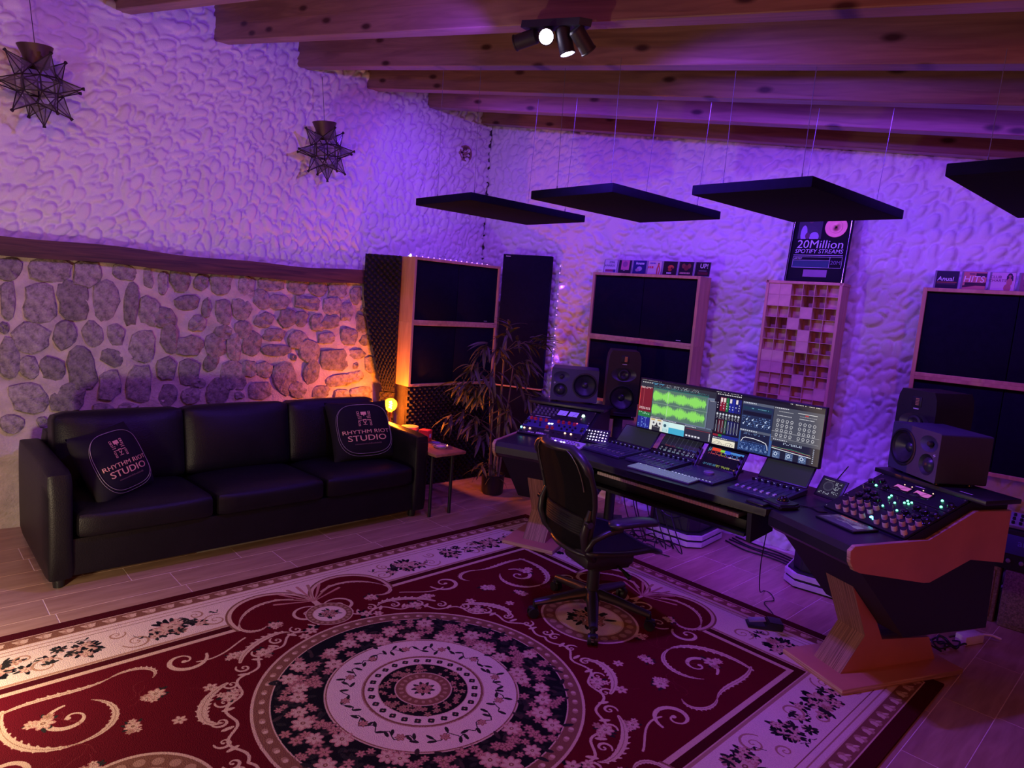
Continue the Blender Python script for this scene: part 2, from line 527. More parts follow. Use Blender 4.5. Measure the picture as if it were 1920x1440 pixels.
STONES = [(0.57,1.6,0.125,0.153),(0.77,1.61,0.246,0.147),(0.97,1.6,0.164,0.164),(1.18,1.63,0.151,0.117),(1.32,1.61,0.061,0.146),(1.41,1.58,0.063,0.175),(1.52,1.61,0.123,0.165),(1.66,1.6,0.108,0.112),(1.8,1.61,0.155,0.172),(1.98,1.59,0.111,0.184),(2.17,1.63,0.203,0.12),(2.38,1.62,0.164,0.108),(2.55,1.62,0.172,0.127),(2.73,1.62,0.162,0.129),(2.9,1.58,0.112,0.132),(0.56,1.41,0.077,0.226),(0.72,1.4,0.172,0.232),(0.9,1.43,0.193,0.226),(1.07,1.44,0.153,0.277),(1.22,1.42,0.095,0.265),(1.33,1.38,0.123,0.216),(1.57,1.45,0.158,0.125),(1.42,1.34,0.151,0.151),(1.7,1.42,0.069,0.142),(1.82,1.4,0.114,0.174),(1.95,1.43,0.148,0.148),(2.1,1.5,0.137,0.134),(2.23,1.49,0.174,0.122),(2.31,1.37,0.146,0.14),(2.47,1.5,0.219,0.094),(2.68,1.48,0.16,0.145),(2.81,1.44,0.11,0.165),(2.42,1.37,0.101,0.11),(2.56,1.35,0.104,0.145),(2.12,1.35,0.154,0.106),(2.67,1.35,0.16,0.098),(0.54,1.25,0.048,0.072),(0.67,1.19,0.201,0.184),(0.85,1.21,0.138,0.202),(1.0,1.22,0.123,0.181),(1.13,1.22,0.117,0.145),(1.29,1.15,0.171,0.217),(1.46,1.2,0.136,0.209),(1.59,1.15,0.187,0.157),(1.64,1.31,0.121,0.114),(1.82,1.25,0.128,0.103),(1.96,1.27,0.133,0.119),(2.03,1.17,0.136,0.181),(2.2,1.24,0.174,0.093),(2.22,1.12,0.208,0.093),(2.4,1.2,0.15,0.158),(1.9,1.14,0.103,0.178),(1.77,1.15,0.141,0.161),(2.5,1.11,0.188,0.178),(2.64,1.22,0.142,0.082),(2.84,1.24,0.167,0.134),(2.95,1.34,0.114,0.151),(2.71,1.04,0.236,0.183),(2.92,1.09,0.153,0.085),(3.06,1.0,0.139,0.139),(3.01,1.21,0.116,0.102),(0.56,1.06,0.117,0.255),(0.66,1.01,0.091,0.161),(0.78,1.0,0.136,0.152),(0.94,1.0,0.165,0.286),(1.11,1.07,0.151,0.126),(1.09,0.88,0.139,0.201),(1.27,0.89,0.178,0.261),(1.44,0.99,0.141,0.154),(1.59,0.96,0.135,0.201),(1.74,1.03,0.112,0.117),(1.9,0.93,0.192,0.21),(2.02,0.98,0.121,0.137),(2.13,0.97,0.141,0.124),(2.29,0.9,0.18,0.254),(2.51,0.94,0.138,0.196),(2.76,0.87,0.222,0.101),(2.91,0.9,0.153,0.103),(0.66,0.82,0.222,0.201),(0.86,0.81,0.205,0.195),(1.06,0.72,0.127,0.081),(1.2,0.72,0.145,0.083),(1.45,0.8,0.142,0.17),(1.6,0.79,0.135,0.117),(1.79,0.82,0.157,0.224),(1.65,0.88,0.109,0.073),(2.1,0.81,0.187,0.124),(2.4,0.8,0.151,0.129),(2.6,0.78,0.16,0.1),(2.79,0.75,0.149,0.085),(2.98,0.74,0.214,0.122),(0.57,0.66,0.128,0.112)]
def stone_bm(w, h, rg):
    bm = B(); n = 13
    rad = []; ex = rg.uniform(1.9, 3.6); ph = rg.random() * 6.28
    for k in range(n):
        t = 2 * PI * k / n
        sq = (abs(math.cos(t)) ** ex + abs(math.sin(t)) ** ex) ** (-1 / ex)
        rad.append(sq * (1 + rg.uniform(-0.15, 0.08) + 0.08 * math.cos(2 * t + ph)))
    rings = []
    for f, z in ((1.0, -0.03), (0.985, 0.006), (0.90, 0.015), (0.55, 0.020)):
        ring = []
        for k in range(n):
            t = 2 * PI * k / n
            zz = z + (rg.uniform(-0.007, 0.007) if z > 0 else 0)
            ring.append(bm.verts.new((zz, 0.5 * w * rad[k] * f * math.cos(t), 0.5 * h * rad[k] * f * math.sin(t))))
        rings.append(ring)
    c = bm.verts.new((0.020 + rg.uniform(-0.008, 0.008), 0, 0))
    for a, b in zip(rings, rings[1:]):
        for k in range(n):
            bm.faces.new((a[k], a[(k + 1) % n], b[(k + 1) % n], b[k]))
    for k in range(n):
        bm.faces.new((rings[-1][k], rings[-1][(k + 1) % n], c))
    return bm
extra = []
for _ in range(4000):
    y, z, w_ = rng.uniform(0.42, 3.0), rng.uniform(0.62, 1.63), rng.uniform(0.055, 0.10)
    h_ = w_ * rng.uniform(0.6, 1.2)
    if all(abs(y - q[0]) > 0.5 * (w_ + q[2]) * 0.98 + 0.012 or abs(z - q[1]) > 0.5 * (h_ + q[3]) * 0.98 + 0.012 for q in STONES + extra):
        extra.append((y, z, w_, h_))
for (y, z, w_, h_) in STONES + extra[:70]:
    if y > 1.7: w_, h_ = w_ * 1.09, h_ * 1.09
    s = obj('stone', stone_bm(w_ * 1.03, h_ * 1.03, rng), stm, SW, smooth=28)
    bul = 0.05 * max(0, 1 - z / 1.6) * max(0, min(1, (y - 1.6) / 1.2))
    s.location = (XW + 0.012 + bul, y, z); s.rotation_euler = (rng.uniform(-0.06, 0.06), 0, 0)
ledgem = wood_mat('old_dark_timber', (0.035, 0.013, 0.010), (0.11, 0.045, 0.028), gscale=(14, 0.9, 14), rough=0.6)
lb = B()
def ledge_fn(u, v):
    y = -0.6 + 3.62 * u; t = 2 * PI * v
    wob = 0.010 * math.sin(y * 2.3) + 0.006 * math.sin(y * 7.1)
    return (XW + 0.02 + 0.055 * max(-0.4, min(1, 1.35 * math.cos(t))), y, 1.728 + wob + 0.056 * max(-1, min(1, 1.4 * math.sin(t))))
add_grid(lb, 70, 17, ledge_fn)
struct(obj('trim_1', lb, ledgem, smooth=50))

# back wall
e_s = 1 / math.sqrt(1 + SK * SK)
WB = struct(stucco('wall_back', 0.0, 4.7, 0.0, 3.35, 0.0098, 9, lambda u, v, h: np.stack([u, -h, v], 1)))
WB.location = (XW, CB + SK * XW, 0); WB.rotation_euler = (0, 0, AL)
bb = B(); add_box(bb, (3.4, 0.14, 1.8), (7.8, 0.2, 3.8)); obj('backing', bb, plain, WB)
# walls behind the camera
b = B(); add_box(b, (2.35, 1.4, 1.6), (0.2, 8.4, 3.8)); struct(obj('wall_right', b, plain))
b = B(); add_box(b, (-1.35, -2.7, 1.6), (7.5, 0.2, 3.8)); struct(obj('wall_front', b, plain))

# ceiling: boards on sloping pine rafters
SL = math.atan(0.146 * e_s)
pine = wood_mat('pine_beam', (0.20, 0.095, 0.075), (0.34, 0.18, 0.13), True, (0.7, 16, 9), 0.42, kscale=(2.0, 5.0, 1.0))
board = wood_mat('pine_board', (0.34, 0.16, 0.08), (0.50, 0.27, 0.14), gscale=(0.7, 9, 9))
cb = B(); add_box(cb, (3.7, 0, 0.03), (8.2, 9.6, 0.05))
ceil_o = struct(obj('ceiling', cb, board, loc=(XW - 0.15, 1.4, 3.25 + 0.022 + 0.235), rot=(0, SL, AL)))
for k in range(-6, 6):
    yk = 1.216 + 0.6005 * k
    rb = B(); add_box(rb, (3.9, 0, 0.1175), (7.9, 0.088, 0.235), 0.004, seg=1)
    r = obj('rafter', rb, pine, ceil_o)
    r.matrix_parent_inverse = ceil_o.matrix_basis.inverted()
    r.location = (XW - 0.1, yk - 0.045 - 0.0144, 3.245 + 0.0146); r.rotation_euler = (0, SL, AL)
# small round flower vent on the left wall
vt = thing('vent_grille', 'small round flower-pattern vent grille high on the stucco wall', 'vent', (XW + 0.016, 3.965, 2.94), (0, PI / 2, 0))
vm = mat('vent_clay', (0.30, 0.16, 0.12), 0.7)
b = B(); add_lathe(b, [(0.060, -0.01), (0.060, 0.006), (0.072, 0.006), (0.072, -0.01)], 28); obj('rim', b, vm, vt)
b = B(); add_lathe(b, [(0, -0.008), (0.061, -0.008)], 28); obj('backing', b, mat('vent_dark', (0.03, 0.02, 0.02), 0.8), vt)
b = B()
for k in range(12):
    t = 2 * PI * k / 12
    pts = []
    for i in range(14):
        s = 2 * PI * i / 14
        rr = 0.036 + 0.022 * math.cos(s); tt = 0.011 * math.sin(s)
        pts.append((rr * math.cos(t) - tt * math.sin(t), rr * math.sin(t) + tt * math.cos(t), 0.0))
    add_tube(b, pts, 0.0022, 5, True)
add_lathe(b, [(0, 0.004), (0.012, 0.003), (0.014, -0.004)], 12)
obj('petals', b, vm, vt)


# added violet light strip, unseen behind the third last rafter, to wash the back wall from above
def rafter_pt(k, s, off, dz):
    """point beside rafter k at distance s from the left wall, off metres behind its far face"""
    yk = 1.216 + 0.6005 * k
    return Vector((XW + s, yk + SK * s + off, 3.245 - 0.146 * s + dz))
lt = thing('led_strip', 'added violet light strip, unseen behind a pine rafter, washing the back wall', 'led strip')
p0, p1 = rafter_pt(3, 0.5, 0.012, 0.03), rafter_pt(3, 4.9, 0.012, 0.03)
b = B(); add_tube(b, [p0, p1], 0.007, 6); obj('tape', b, mat('added_violet_tape', (0.5, 0.3, 1.0), 0.4, emit=(0.30, 0.09, 1.0), es=6), lt)
wl = lamp('wall_wash', 'AREA', (p0 + p1) / 2 + Vector((0, 0.05, -0.02)), VIOLET, WASH_W)
wl.data.shape = 'RECTANGLE'; wl.data.size = (p1 - p0).length; wl.data.size_y = 0.03
X = (p1 - p0).normalized(); nrm = Vector((0, 0.30, -0.95)); nrm = (nrm - X * nrm.dot(X)).normalized()
Zl = -nrm; Yl = Zl.cross(X)
mm = Matrix((X, Yl, Zl)).transposed().to_4x4(); mm.translation = wl.location; wl.matrix_world = mm
# ------------------------------------------------------------------ rug (woven pattern drawn as flat print on the pile)
def make_rug():
    W, Lh = 2.82, 3.96
    res = 0.002
    w, h = int(W / 2 / res), int(Lh / 2 / res)
    cv = np.empty((h, w, 3), np.float32)
    FIELD = (0.36, 0.02, 0.085); CREAM = (0.86, 0.76, 0.68); DK = (0.27, 0.02, 0.065); BLK = (0.075, 0.065, 0.085)
    BRN = (0.50, 0.33, 0.25); TAN = (0.80, 0.67, 0.56); ROSE = (0.72, 0.50, 0.44); GRN = (0.16, 0.15, 0.14); OCH = (0.66, 0.50, 0.40)
    cv[:] = FIELD
    rg = random.Random(5)
    A = (np.arange(w) + 0.5) * res; Bv = (np.arange(h) + 0.5) * res
    def rect(a0, b0, a1, b1, c):
        cv[max(0, int(b0 / res)):max(0, int(b1 / res)), max(0, int(a0 / res)):max(0, int(a1 / res))] = c
    def blob(a, b, r, c, r2=None, ang=0.0):
        r2 = r2 or r; m = max(r, r2)
        x0, x1, y0, y1 = int((a - m) / res) - 1, int((a + m) / res) + 2, int((b - m) / res) - 1, int((b + m) / res) + 2
        x0, y0, x1, y1 = max(0, x0), max(0, y0), min(w, x1), min(h, y1)
        if x0 >= x1 or y0 >= y1: return
        dx = A[None, x0:x1] - a; dy = Bv[y0:y1, None] - b
        ca, sa = math.cos(ang), math.sin(ang)
        u = dx * ca + dy * sa; v = -dx * sa + dy * ca
        cv[y0:y1, x0:x1][(u / r) ** 2 + (v / r2) ** 2 <= 1] = c
    def stroke(pts, wd, c):
        n = len(pts)
        for i in range(n - 1):
            (xa, ya), (xb, yb) = pts[i], pts[i + 1]
            st = max(1, int(math.hypot(xb - xa, yb - ya) / 0.003))
            for k in range(st):
                t = (i + k / st) / (n - 1)
                r = wd(t) if callable(wd) else wd
                blob(xa + (xb - xa) * k / st, ya + (yb - ya) * k / st, r, c)
    def leaf(a, b, ang, ln, wd, c):
        blob(a + math.cos(ang) * ln / 2, b + math.sin(ang) * ln / 2, ln / 2, c, wd / 2, ang)
    def flower(a, b, r, c1=TAN, c2=ROSE, n=6, ph=None):
        ph = rg.random() * 6 if ph is None else ph
        for k in range(n):
            t = ph + 2 * PI * k / n
            leaf(a, b, t, r * 1.12, r * 0.66, c2)
        for k in range(n):
            t = ph + 2 * PI * k / n
            leaf(a + math.cos(t) * r * 0.15, b + math.sin(t) * r * 0.15, t, r * 0.80, r * 0.42, c1)
        blob(a, b, r * 0.22, BRN); blob(a, b, r * 0.1, TAN)
    def bouquet(a, b, s, c1=TAN, c2=ROSE, dark=BLK, n=9):
        for k in range(n):
            t = rg.random() * 2 * PI
            leaf(a + math.cos(t) * s * 0.35, b + math.sin(t) * s * 0.35, t + rg.uniform(-.5, .5), s * rg.uniform(0.35, 0.7), s * 0.22, dark if rg.random() < .6 else GRN)
        flower(a, b, s * 0.55, c1, c2, 7)
        for k in range(3):
            t = rg.random() * 2 * PI
            flower(a + math.cos(t) * s * 0.62, b + math.sin(t) * s * 0.62, s * 0.3, c1 if k else OCH, c2)
    def spiral(a, b, r, t0, turns, wd, c=TAN, sgn=1, tail=None):
        pts = []
        n = 40
        for i in range(n):
            f = i / (n - 1)
            rr = r * (1 - f) ** 1.1 + r * 0.10
            t = t0 + sgn * f * turns * 2 * PI
            pts.append((a + rr * math.cos(t), b + rr * math.sin(t)))
        stroke(pts, lambda t: wd * (0.35 + 0.65 * math.sin(PI * min(1, t * 1.6 + 0.05))) + 0.0015, c)
        blob(pts[-1][0], pts[-1][1], wd * 1.1, c)
    def curve(p0, p1, p2, p3, wd, c=TAN, n=24):
        pts = []
        for i in range(n):
            t = i / (n - 1); s = 1 - t
            pts.append((s ** 3 * p0[0] + 3 * s * s * t * p1[0] + 3 * s * t * t * p2[0] + t ** 3 * p3[0], s ** 3 * p0[1] + 3 * s * s * t * p1[1] + 3 * s * t * t * p2[1] + t ** 3 * p3[1]))
        stroke(pts, wd, c); return pts
    def acanthus(p0, p1, p2, p3, wd, c=TAN, vein=BRN):
        wd *= 0.62
        pts = curve(p0, p1, p2, p3, lambda t: wd * math.sin(PI * (0.12 + 0.86 * t)) + 0.002, c)
        for i in range(2, len(pts) - 2, 2):
            d = math.atan2(pts[i + 1][1] - pts[i][1], pts[i + 1][0] - pts[i][0])
            k = wd * 2.6 * math.sin(PI * i / len(pts))
            leaf(pts[i][0], pts[i][1], d + 2.3, k, wd * 0.8, c); leaf(pts[i][0], pts[i][1], d - 2.3, k * 0.7, wd * 0.7, c)
        stroke(pts, 0.0014, vein)
    # nested borders
    def frame(d, c):
        rect(d, d, 9, 9, c)
    frame(0, DK); frame(0.062, TAN); frame(0.068, BRN); frame(0.135, TAN); frame(0.142, CREAM); frame(0.163, OCH); frame(0.168, CREAM)
    frame(0.192, BRN); frame(0.197, CREAM); frame(0.436, OCH); frame(0.45, TAN); frame(0.456, DK); frame(0.497, TAN); frame(0.522, FIELD)
    # leaf chain in the outer band
    s = 0.10
    while s < Lh / 2 + .05:
        blob(0.101, s, 0.026, OCH, 0.021); blob(0.101, s + 0.012, 0.018, TAN, 0.014); leaf(0.085, s - 0.03, 0.9, 0.03, 0.013, TAN); leaf(0.085, s + 0.03, -0.9, 0.03, 0.013, TAN)
        s += 0.085
    s = 0.10
    while s < W / 2 + .05:
        blob(s, 0.101, 0.021, OCH, 0.026); blob(s + 0.012, 0.101, 0.014, TAN, 0.018); leaf(s - 0.03, 0.085, 0.6, 0.03, 0.013, TAN); leaf(s + 0.03, 0.085, 2.4, 0.03, 0.013, TAN)
        s += 0.085
    # cream band: bouquets, branches, brown scroll lines
    def band_run(along, fixed, vert):
        a, b = (fixed, along) if vert else (along, fixed)
        return a, b
    for vert, ends in ((True, Lh / 2), (False, W / 2)):
        s = 0.30; k = 0
        while s < ends - 0.62:
            a, b = band_run(s, 0.315, vert)
            bouquet(a, b, 0.098 if k % 2 else 0.075, TAN, ROSE, BLK, 26)
            for q in range(5):
                a2, b2 = band_run(s + rg.uniform(-.15, .15), 0.315 + rg.uniform(-.05, .05), vert)
                for j in range(5): leaf(a2, b2, rg.random() * 6.28, 0.045, 0.016, BLK if j % 2 else GRN)
                flower(a2, b2, 0.022, TAN, ROSE)
            for q in range(3):
                t = rg.random() * 6.28
                a2, b2 = band_run(s + rg.uniform(-.16, .16), 0.315 + rg.uniform(-.08, .08), vert)
                for j in range(4): leaf(a2, b2, t + j * 0.8, 0.035, 0.012, GRN)
            a2, b2 = band_run(s + 0.19, 0.36, vert); spiral(a2, b2, 0.055, rg.random() * 6, 1.6, 0.004, OCH)
            a2, b2 = band_run(s + 0.13, 0.26, vert); spiral(a2, b2, 0.035, rg.random() * 6, 1.4, 0.0035, OCH, -1)
            for q in range(2):
                x0, y0 = band_run(s + rg.uniform(0, .25), 0.23 + rg.uniform(0, .14), vert)
                pts = [(x0, y0)]
                for j in range(6): pts.append((pts[-1][0] + rg.uniform(-.025, .03), pts[-1][1] + rg.uniform(-.025, .03)))
                stroke(pts, 0.0018, GRN)
                leaf(pts[2][0], pts[2][1], rg.random() * 6, 0.022, 0.01, GRN); leaf(pts[4][0], pts[4][1], rg.random() * 6, 0.022, 0.01, GRN)
            s += 0.34; k += 1
    # cartouche in the middle of each side: two red lobes and a shell
    def cartouche(vert, mid):
        def P(al, d): return (d, mid - al) if vert else (mid - al, d)
        for f, c in ((1.14, BRN), (1.09, TAN), (1.0, FIELD)):
            a, b = P(0.215, 0.45); blob(a, b, 0.205 * f, c, 0.20 * f)
        rect(*( (0.53, mid - 0.5, 0.9, mid) if vert else (mid - 0.5, 0.53, mid, 0.9)), FIELD)
        for j in range(9):
            t = -1.2 + 2.4 * j / 8
            p0 = P(0, 0.44); p1 = P(0.22 * math.sin(t) * 0.9, 0.44 - 0.2 * math.cos(t))
            stroke([p0, ((p0[0] + p1[0]) / 2 + rg.uniform(-.006, .006), (p0[1] + p1[1]) / 2), p1], lambda q: 0.003 + 0.006 * q, OCH if j % 2 else ROSE)
        a, b = P(0.09, 0.55); spiral(a, b, 0.075, 2.4, 1.5, 0.007, TAN, 1 if vert else -1)
        q = [P(0.08, 0.36), P(0.2, 0.28), P(0.34, 0.33), P(0.40, 0.47)]
        acanthus(*q, 0.013)
        q = [P(0.40, 0.47), P(0.44, 0.56), P(0.34, 0.60), P(0.30, 0.55)]
        acanthus(*q, 0.012)
        a, b = P(0.27, 0.56); bouquet(a, b, 0.05, TAN, ROSE, GRN, 7)
    cartouche(True, Lh / 2); cartouche(False, W / 2)
    ca, cb = W / 2, Lh / 2
    # field scrolls of one quadrant
    acanthus((0.62, 0.66), (0.80, 0.60), (0.98, 0.70), (0.97, 0.84), 0.022)
    acanthus((0.97, 0.84), (0.96, 0.98), (0.80, 1.02), (0.72, 0.92), 0.016)
    spiral(0.80, 0.84, 0.085, 3.2, 1.2, 0.010)
    acanthus((0.64, 0.64), (0.58, 0.78), (0.66, 0.90), (0.60, 1.02), 0.016)
    acanthus((0.60, 1.02), (0.56, 1.12), (0.64, 1.20), (0.70, 1.14), 0.013)
    spiral(0.64, 1.28, 0.085, 1.6, 1.3, 0.010, TAN, -1)
    curve((0.68, 1.32), (0.72, 1.42), (0.62, 1.50), (0.60, 1.56), 0.005)
    spiral(1.00, 0.62, 0.07, 0.2, 1.2, 0.009); spiral(1.16, 0.64, 0.06, 3, 1.2, 0.007, TAN, -1)
    bouquet(0.78, 0.76, 0.065, TAN, ROSE, GRN, 7); bouquet(0.82, 1.12, 0.062, TAN, ROSE, GRN, 7); bouquet(0.98, 1.00, 0.05, TAN, ROSE, GRN, 6)
    bouquet(0.72, 1.46, 0.05, TAN, ROSE, GRN, 6); bouquet(1.14, 0.84, 0.05, TAN, ROSE, GRN, 6); flower(0.90, 1.30, 0.028); flower(1.04, 1.14, 0.025)
    for k in range(26):
        x0, y0 = rg.uniform(0.58, 1.3), rg.uniform(0.6, 1.7)
        if math.hypot(x0 - ca, y0 - cb) < 0.82: continue
        pts = [(x0, y0)]; t = rg.random() * 6.28
        for j in range(6):
            t += rg.uniform(-.8, .8); pts.append((pts[-1][0] + 0.026 * math.cos(t), pts[-1][1] + 0.026 * math.sin(t)))
        stroke(pts, 0.0013, (0.50, 0.20, 0.20))
    # vine around the medallion
    pts = []
    for i in range(90):
        t = PI + (PI / 2) * i / 89
        r = 0.74 + 0.022 * math.sin(i * 0.42)
        pts.append((ca + r * math.cos(t), cb + r * math.sin(t)))
    stroke(pts, 0.006, TAN)
    for i in range(6, 88, 9):
        t = PI + (PI / 2) * i / 89
        spiral(ca + 0.775 * math.cos(t), cb + 0.775 * math.sin(t), 0.03, t, 1.2, 0.005)
        leaf(ca + 0.73 * math.cos(t + .05), cb + 0.73 * math.sin(t + .05), t + 0.4, 0.05, 0.018, TAN)
    for f in (0.36, 0.64):
        t = PI + PI / 2 * f
        bouquet(ca + 0.76 * math.cos(t), cb + 0.76 * math.sin(t), 0.06, TAN, ROSE, GRN, 6)
    acanthus((ca - 0.50, cb - 0.62), (ca - 0.46, cb - 0.76), (ca - 0.28, cb - 0.82), (ca - 0.26, cb - 0.72), 0.026)
    acanthus((ca - 0.62, cb - 0.52), (ca - 0.74, cb - 0.46), (ca - 0.80, cb - 0.28), (ca - 0.74, cb - 0.24), 0.022)
    full = np.concatenate([cv, cv[:, ::-1]], 1); full = np.concatenate([full, full[::-1]], 0)
    cv = full; h, w = cv.shape[:2]
    A = (np.arange(w) + 0.5) * res; Bv = (np.arange(h) + 0.5) * res
    # small side medallions
    def medal(a, b, r, r2):
        for f, c in ((1, TAN), (0.95, BRN), (0.70, TAN), (0.66, CREAM)):
            blob(a, b, r * f, c, r2 * f)
        for k in range(22):
            t = 2 * PI * k / 22
            blob(a + r * 0.82 * math.cos(t), b + r2 * 0.82 * math.sin(t), r * 0.07, OCH)
        for k in range(26):
            t = rg.random() * 6.28; q = rg.uniform(.05, .30)
            leaf(a + r * q * math.cos(t), b + r2 * q * math.sin(t), t + rg.uniform(-.7, .7), r * 0.26, r * 0.085, GRN if k % 3 else BLK)
        for k in range(7):
            t = 2 * PI * k / 6
            flower(a + (r * .24 * math.cos(t) if k < 6 else 0), b + (r2 * .24 * math.sin(t) if k < 6 else 0), r * 0.115, ROSE, BRN)
    def ring(r, c, r0=None):
        blob(ca, cb, r, c)
    RM = 0.675
    medal(ca - 0.805, cb, 0.118, 0.118); medal(ca + 0.805, cb, 0.118, 0.118)
    medal(ca, cb - 1.07, 0.27, 0.24); medal(ca, cb + 1.07, 0.27, 0.24)
    for c_a in (ca - .70, ca + .70):
        for sg in (-1, 1):
            for k in range(7):
                leaf(c_a, cb + sg * 0.14, rg.random() * 6.28, 0.05, 0.02, BLK)
            flower(c_a, cb + sg * 0.15, 0.03); flower(c_a + 0.03, cb + sg * 0.2, 0.025)
    ring(RM, TAN); ring(RM - 0.012, BRN); ring(0.606, TAN); ring(0.60, BLK)
    for k in range(64):
        t = 2 * PI * k / 64; rr = 0.634
        a, b = ca + rr * math.cos(t), cb + rr * math.sin(t)
        blob(a, b, 0.017, OCH, 0.012, t + 1.57); blob(a + .006 * math.cos(t + 1.57), b + .006 * math.sin(t + 1.57), 0.010, TAN, 0.008, t)
    # cream ring laid first, flowers overlap its edge
    ring(0.402, TAN); ring(0.395, BRN); ring(0.39, CREAM)
    for k in range(420):
        t = rg.random() * 2 * PI; rr = math.sqrt(rg.uniform(0.405 ** 2, 0.592 ** 2))
        leaf(ca + rr * math.cos(t), cb + rr * math.sin(t), rg.random() * 6.28, rg.uniform(.03, .055), .018, GRN if rg.random() < .7 else (0.24, 0.18, 0.17))
    for k in range(230):
        t = rg.random() * 2 * PI; rr = math.sqrt(rg.uniform(0.415 ** 2, 0.588 ** 2))
        flower(ca + rr * math.cos(t), cb + rr * math.sin(t), rg.uniform(.015, .028), ROSE, (0.48, 0.30, 0.28), 6)
    for k in range(40):
        t = 2 * PI * (k + rg.uniform(-.3, .3)) / 40; rr = rg.choice((0.43, 0.50, 0.56))
        flower(ca + rr * math.cos(t), cb + rr * math.sin(t), rg.uniform(.032, .042), TAN, ROSE, 7)
    ring(0.26, BRN) if False else None
    def circ(r, wd, c):
        stroke([(ca + r * math.cos(2 * PI * i / 120), cb + r * math.sin(2 * PI * i / 120)) for i in range(121)], wd, c)
    circ(0.245, 0.0045, BRN); circ(0.252, 0.002, OCH)
    for k in range(12):
        t = 2 * PI * (k + 0.3) / 12; rr = 0.32
        a, b = ca + rr * math.cos(t), cb + rr * math.sin(t)
        pts = [(ca + (rr + 0.02 * math.sin(j * 1.3 + k)) * math.cos(t + 0.055 * (j - 4)), cb + (rr + 0.02 * math.sin(j * 1.3 + k)) * math.sin(t + 0.055 * (j - 4))) for j in range(9)]
        stroke(pts, 0.0022, GRN)
        for j in (0, 2, 5, 7, 8):
            leaf(pts[j][0], pts[j][1], rg.random() * 6.28, 0.036, 0.014, GRN)
        flower(a, b, 0.019, ROSE, BRN)
    for k in range(26):
        t = 2 * PI * k / 26; a, b = ca + 0.215 * math.cos(t), cb + 0.215 * math.sin(t)
        for j in range(4): blob(a + .007 * math.cos(j * 1.57), b + .007 * math.sin(j * 1.57), 0.008, GRN)
        blob(a, b, 0.004, ROSE)
    ring(0.188, TAN); ring(0.184, BLK)
    for k in range(70):
        t = rg.random() * 2 * PI; rr = rg.uniform(0.124, 0.175)
        flower(ca + rr * math.cos(t), cb + rr * math.sin(t), rg.uniform(.010, .016), ROSE if k % 2 else OCH, BRN, 5)
    ring(0.12, TAN); ring(0.114, BRN); ring(0.074, TAN); ring(0.07, CREAM)
    for k in range(20):
        t = 2 * PI * k / 20; blob(ca + .093 * math.cos(t), cb + .093 * math.sin(t), 0.010, OCH, 0.007, t)
    for k in range(9):
        leaf(ca, cb, 2 * PI * k / 9, 0.05, 0.016, GRN)
    for k in range(5):
        t = 2 * PI * k / 5; flower(ca + .022 * math.cos(t), cb + .022 * math.sin(t), 0.016, ROSE, BRN)
    cv *= (1 + 0.10 * (np.random.RandomState(2).rand(h, w, 1).astype(np.float32) - 0.5))
    im = bpy.data.images.new('rug_weave', w, h)
    a = np.ones((h, w, 4), np.float32); a[..., :3] = np.clip(cv, 0, 1)
    im.pixels.foreach_set(a.ravel()); im.update(); im.pack()
    m = img_mat('rug_pile', im, 0, 0.95, spec=0.1)
    N = m.node_tree.nodes; Lk = m.node_tree.links
    tc = N.new('ShaderNodeTexCoord'); nz = N.new('ShaderNodeTexNoise'); nz.inputs['Scale'].default_value = 220; nz.inputs['Detail'].default_value = 3
    Lk.new(tc.outputs['Object'], nz.inputs['Vector'])
    bp = N.new('ShaderNodeBump'); bp.inputs['Strength'].default_value = 0.5; bp.inputs['Distance'].default_value = 0.01
    Lk.new(nz.outputs['Fac'], bp.inputs['Height']); Lk.new(bp.outputs[0], N['Principled BSDF'].inputs['Normal'])
    o = plane_uv('rug', W, Lh, m, None, (-3.475 + W / 2, 3.58 - Lh / 2, 0.0125), (0, 0, 0), 0.0115)
    # row 0 of the pattern is the far edge: the pattern is symmetric, only the scatter differs
    return tag(o, 'large red and cream oriental rug with round floral medallion on the floor', 'rug')
make_rug()

# ------------------------------------------------------------------ sofa
leather = mat('black_leather', (0.006, 0.005, 0.007), 0.45, spec=0.28, vary=0.2, bump=0.18, bscale=140)
dkplastic = mat('black_plastic', (0.012, 0.012, 0.014), 0.4)
sofa = thing('sofa', 'long black leather three-seat sofa along the stone wall', 'sofa', (-4.35, 1.73, 0))
def SO(x, y): return (x + 4.35, y - 1.73)
b = B(); add_cushion(b, (0.04, 0, 0.165), (0.90, 2.12, 0.21), 0.02); obj('base', b, leather, sofa)
for y0, y1 in ((0.565, 0.69), (2.775, 2.90)):
    b = B(); add_cushion(b, (-4.31 + 4.35, (y0 + y1) / 2 - 1.73, 0.335), (0.93, y1 - y0 + 0.004, 0.57), 0.035, (0.01, 0.008, 0.012), 8); obj('armrest', b, leather, sofa)
b = B(); add_cushion(b, (-4.70 + 4.35, 0, 0.37), (0.2, 2.10, 0.62), 0.04); obj('backrest', b, leather, sofa)
for k in range(3):
    y0 = 0.69 + 0.695 * k
    b = B(); add_cushion(b, (0.135, y0 + 0.3475 - 1.73, 0.315), (0.76, 0.688, 0.15), 0.045, (0.012, 0, 0.022), 10, Matrix.Rotation(R(-2.5), 3, 'Y'))
    obj('seat_cushion', b, leather, sofa)
    b = B(); add_cushion(b, (-4.49 + 4.35, y0 + 0.3475 - 1.73, 0.585), (0.21, 0.70, 0.445), 0.045, (0.04, 0, 0.006), 10, Matrix.Rotation(R(-9), 3, 'Y'))
    obj('back_cushion', b, leather, sofa)
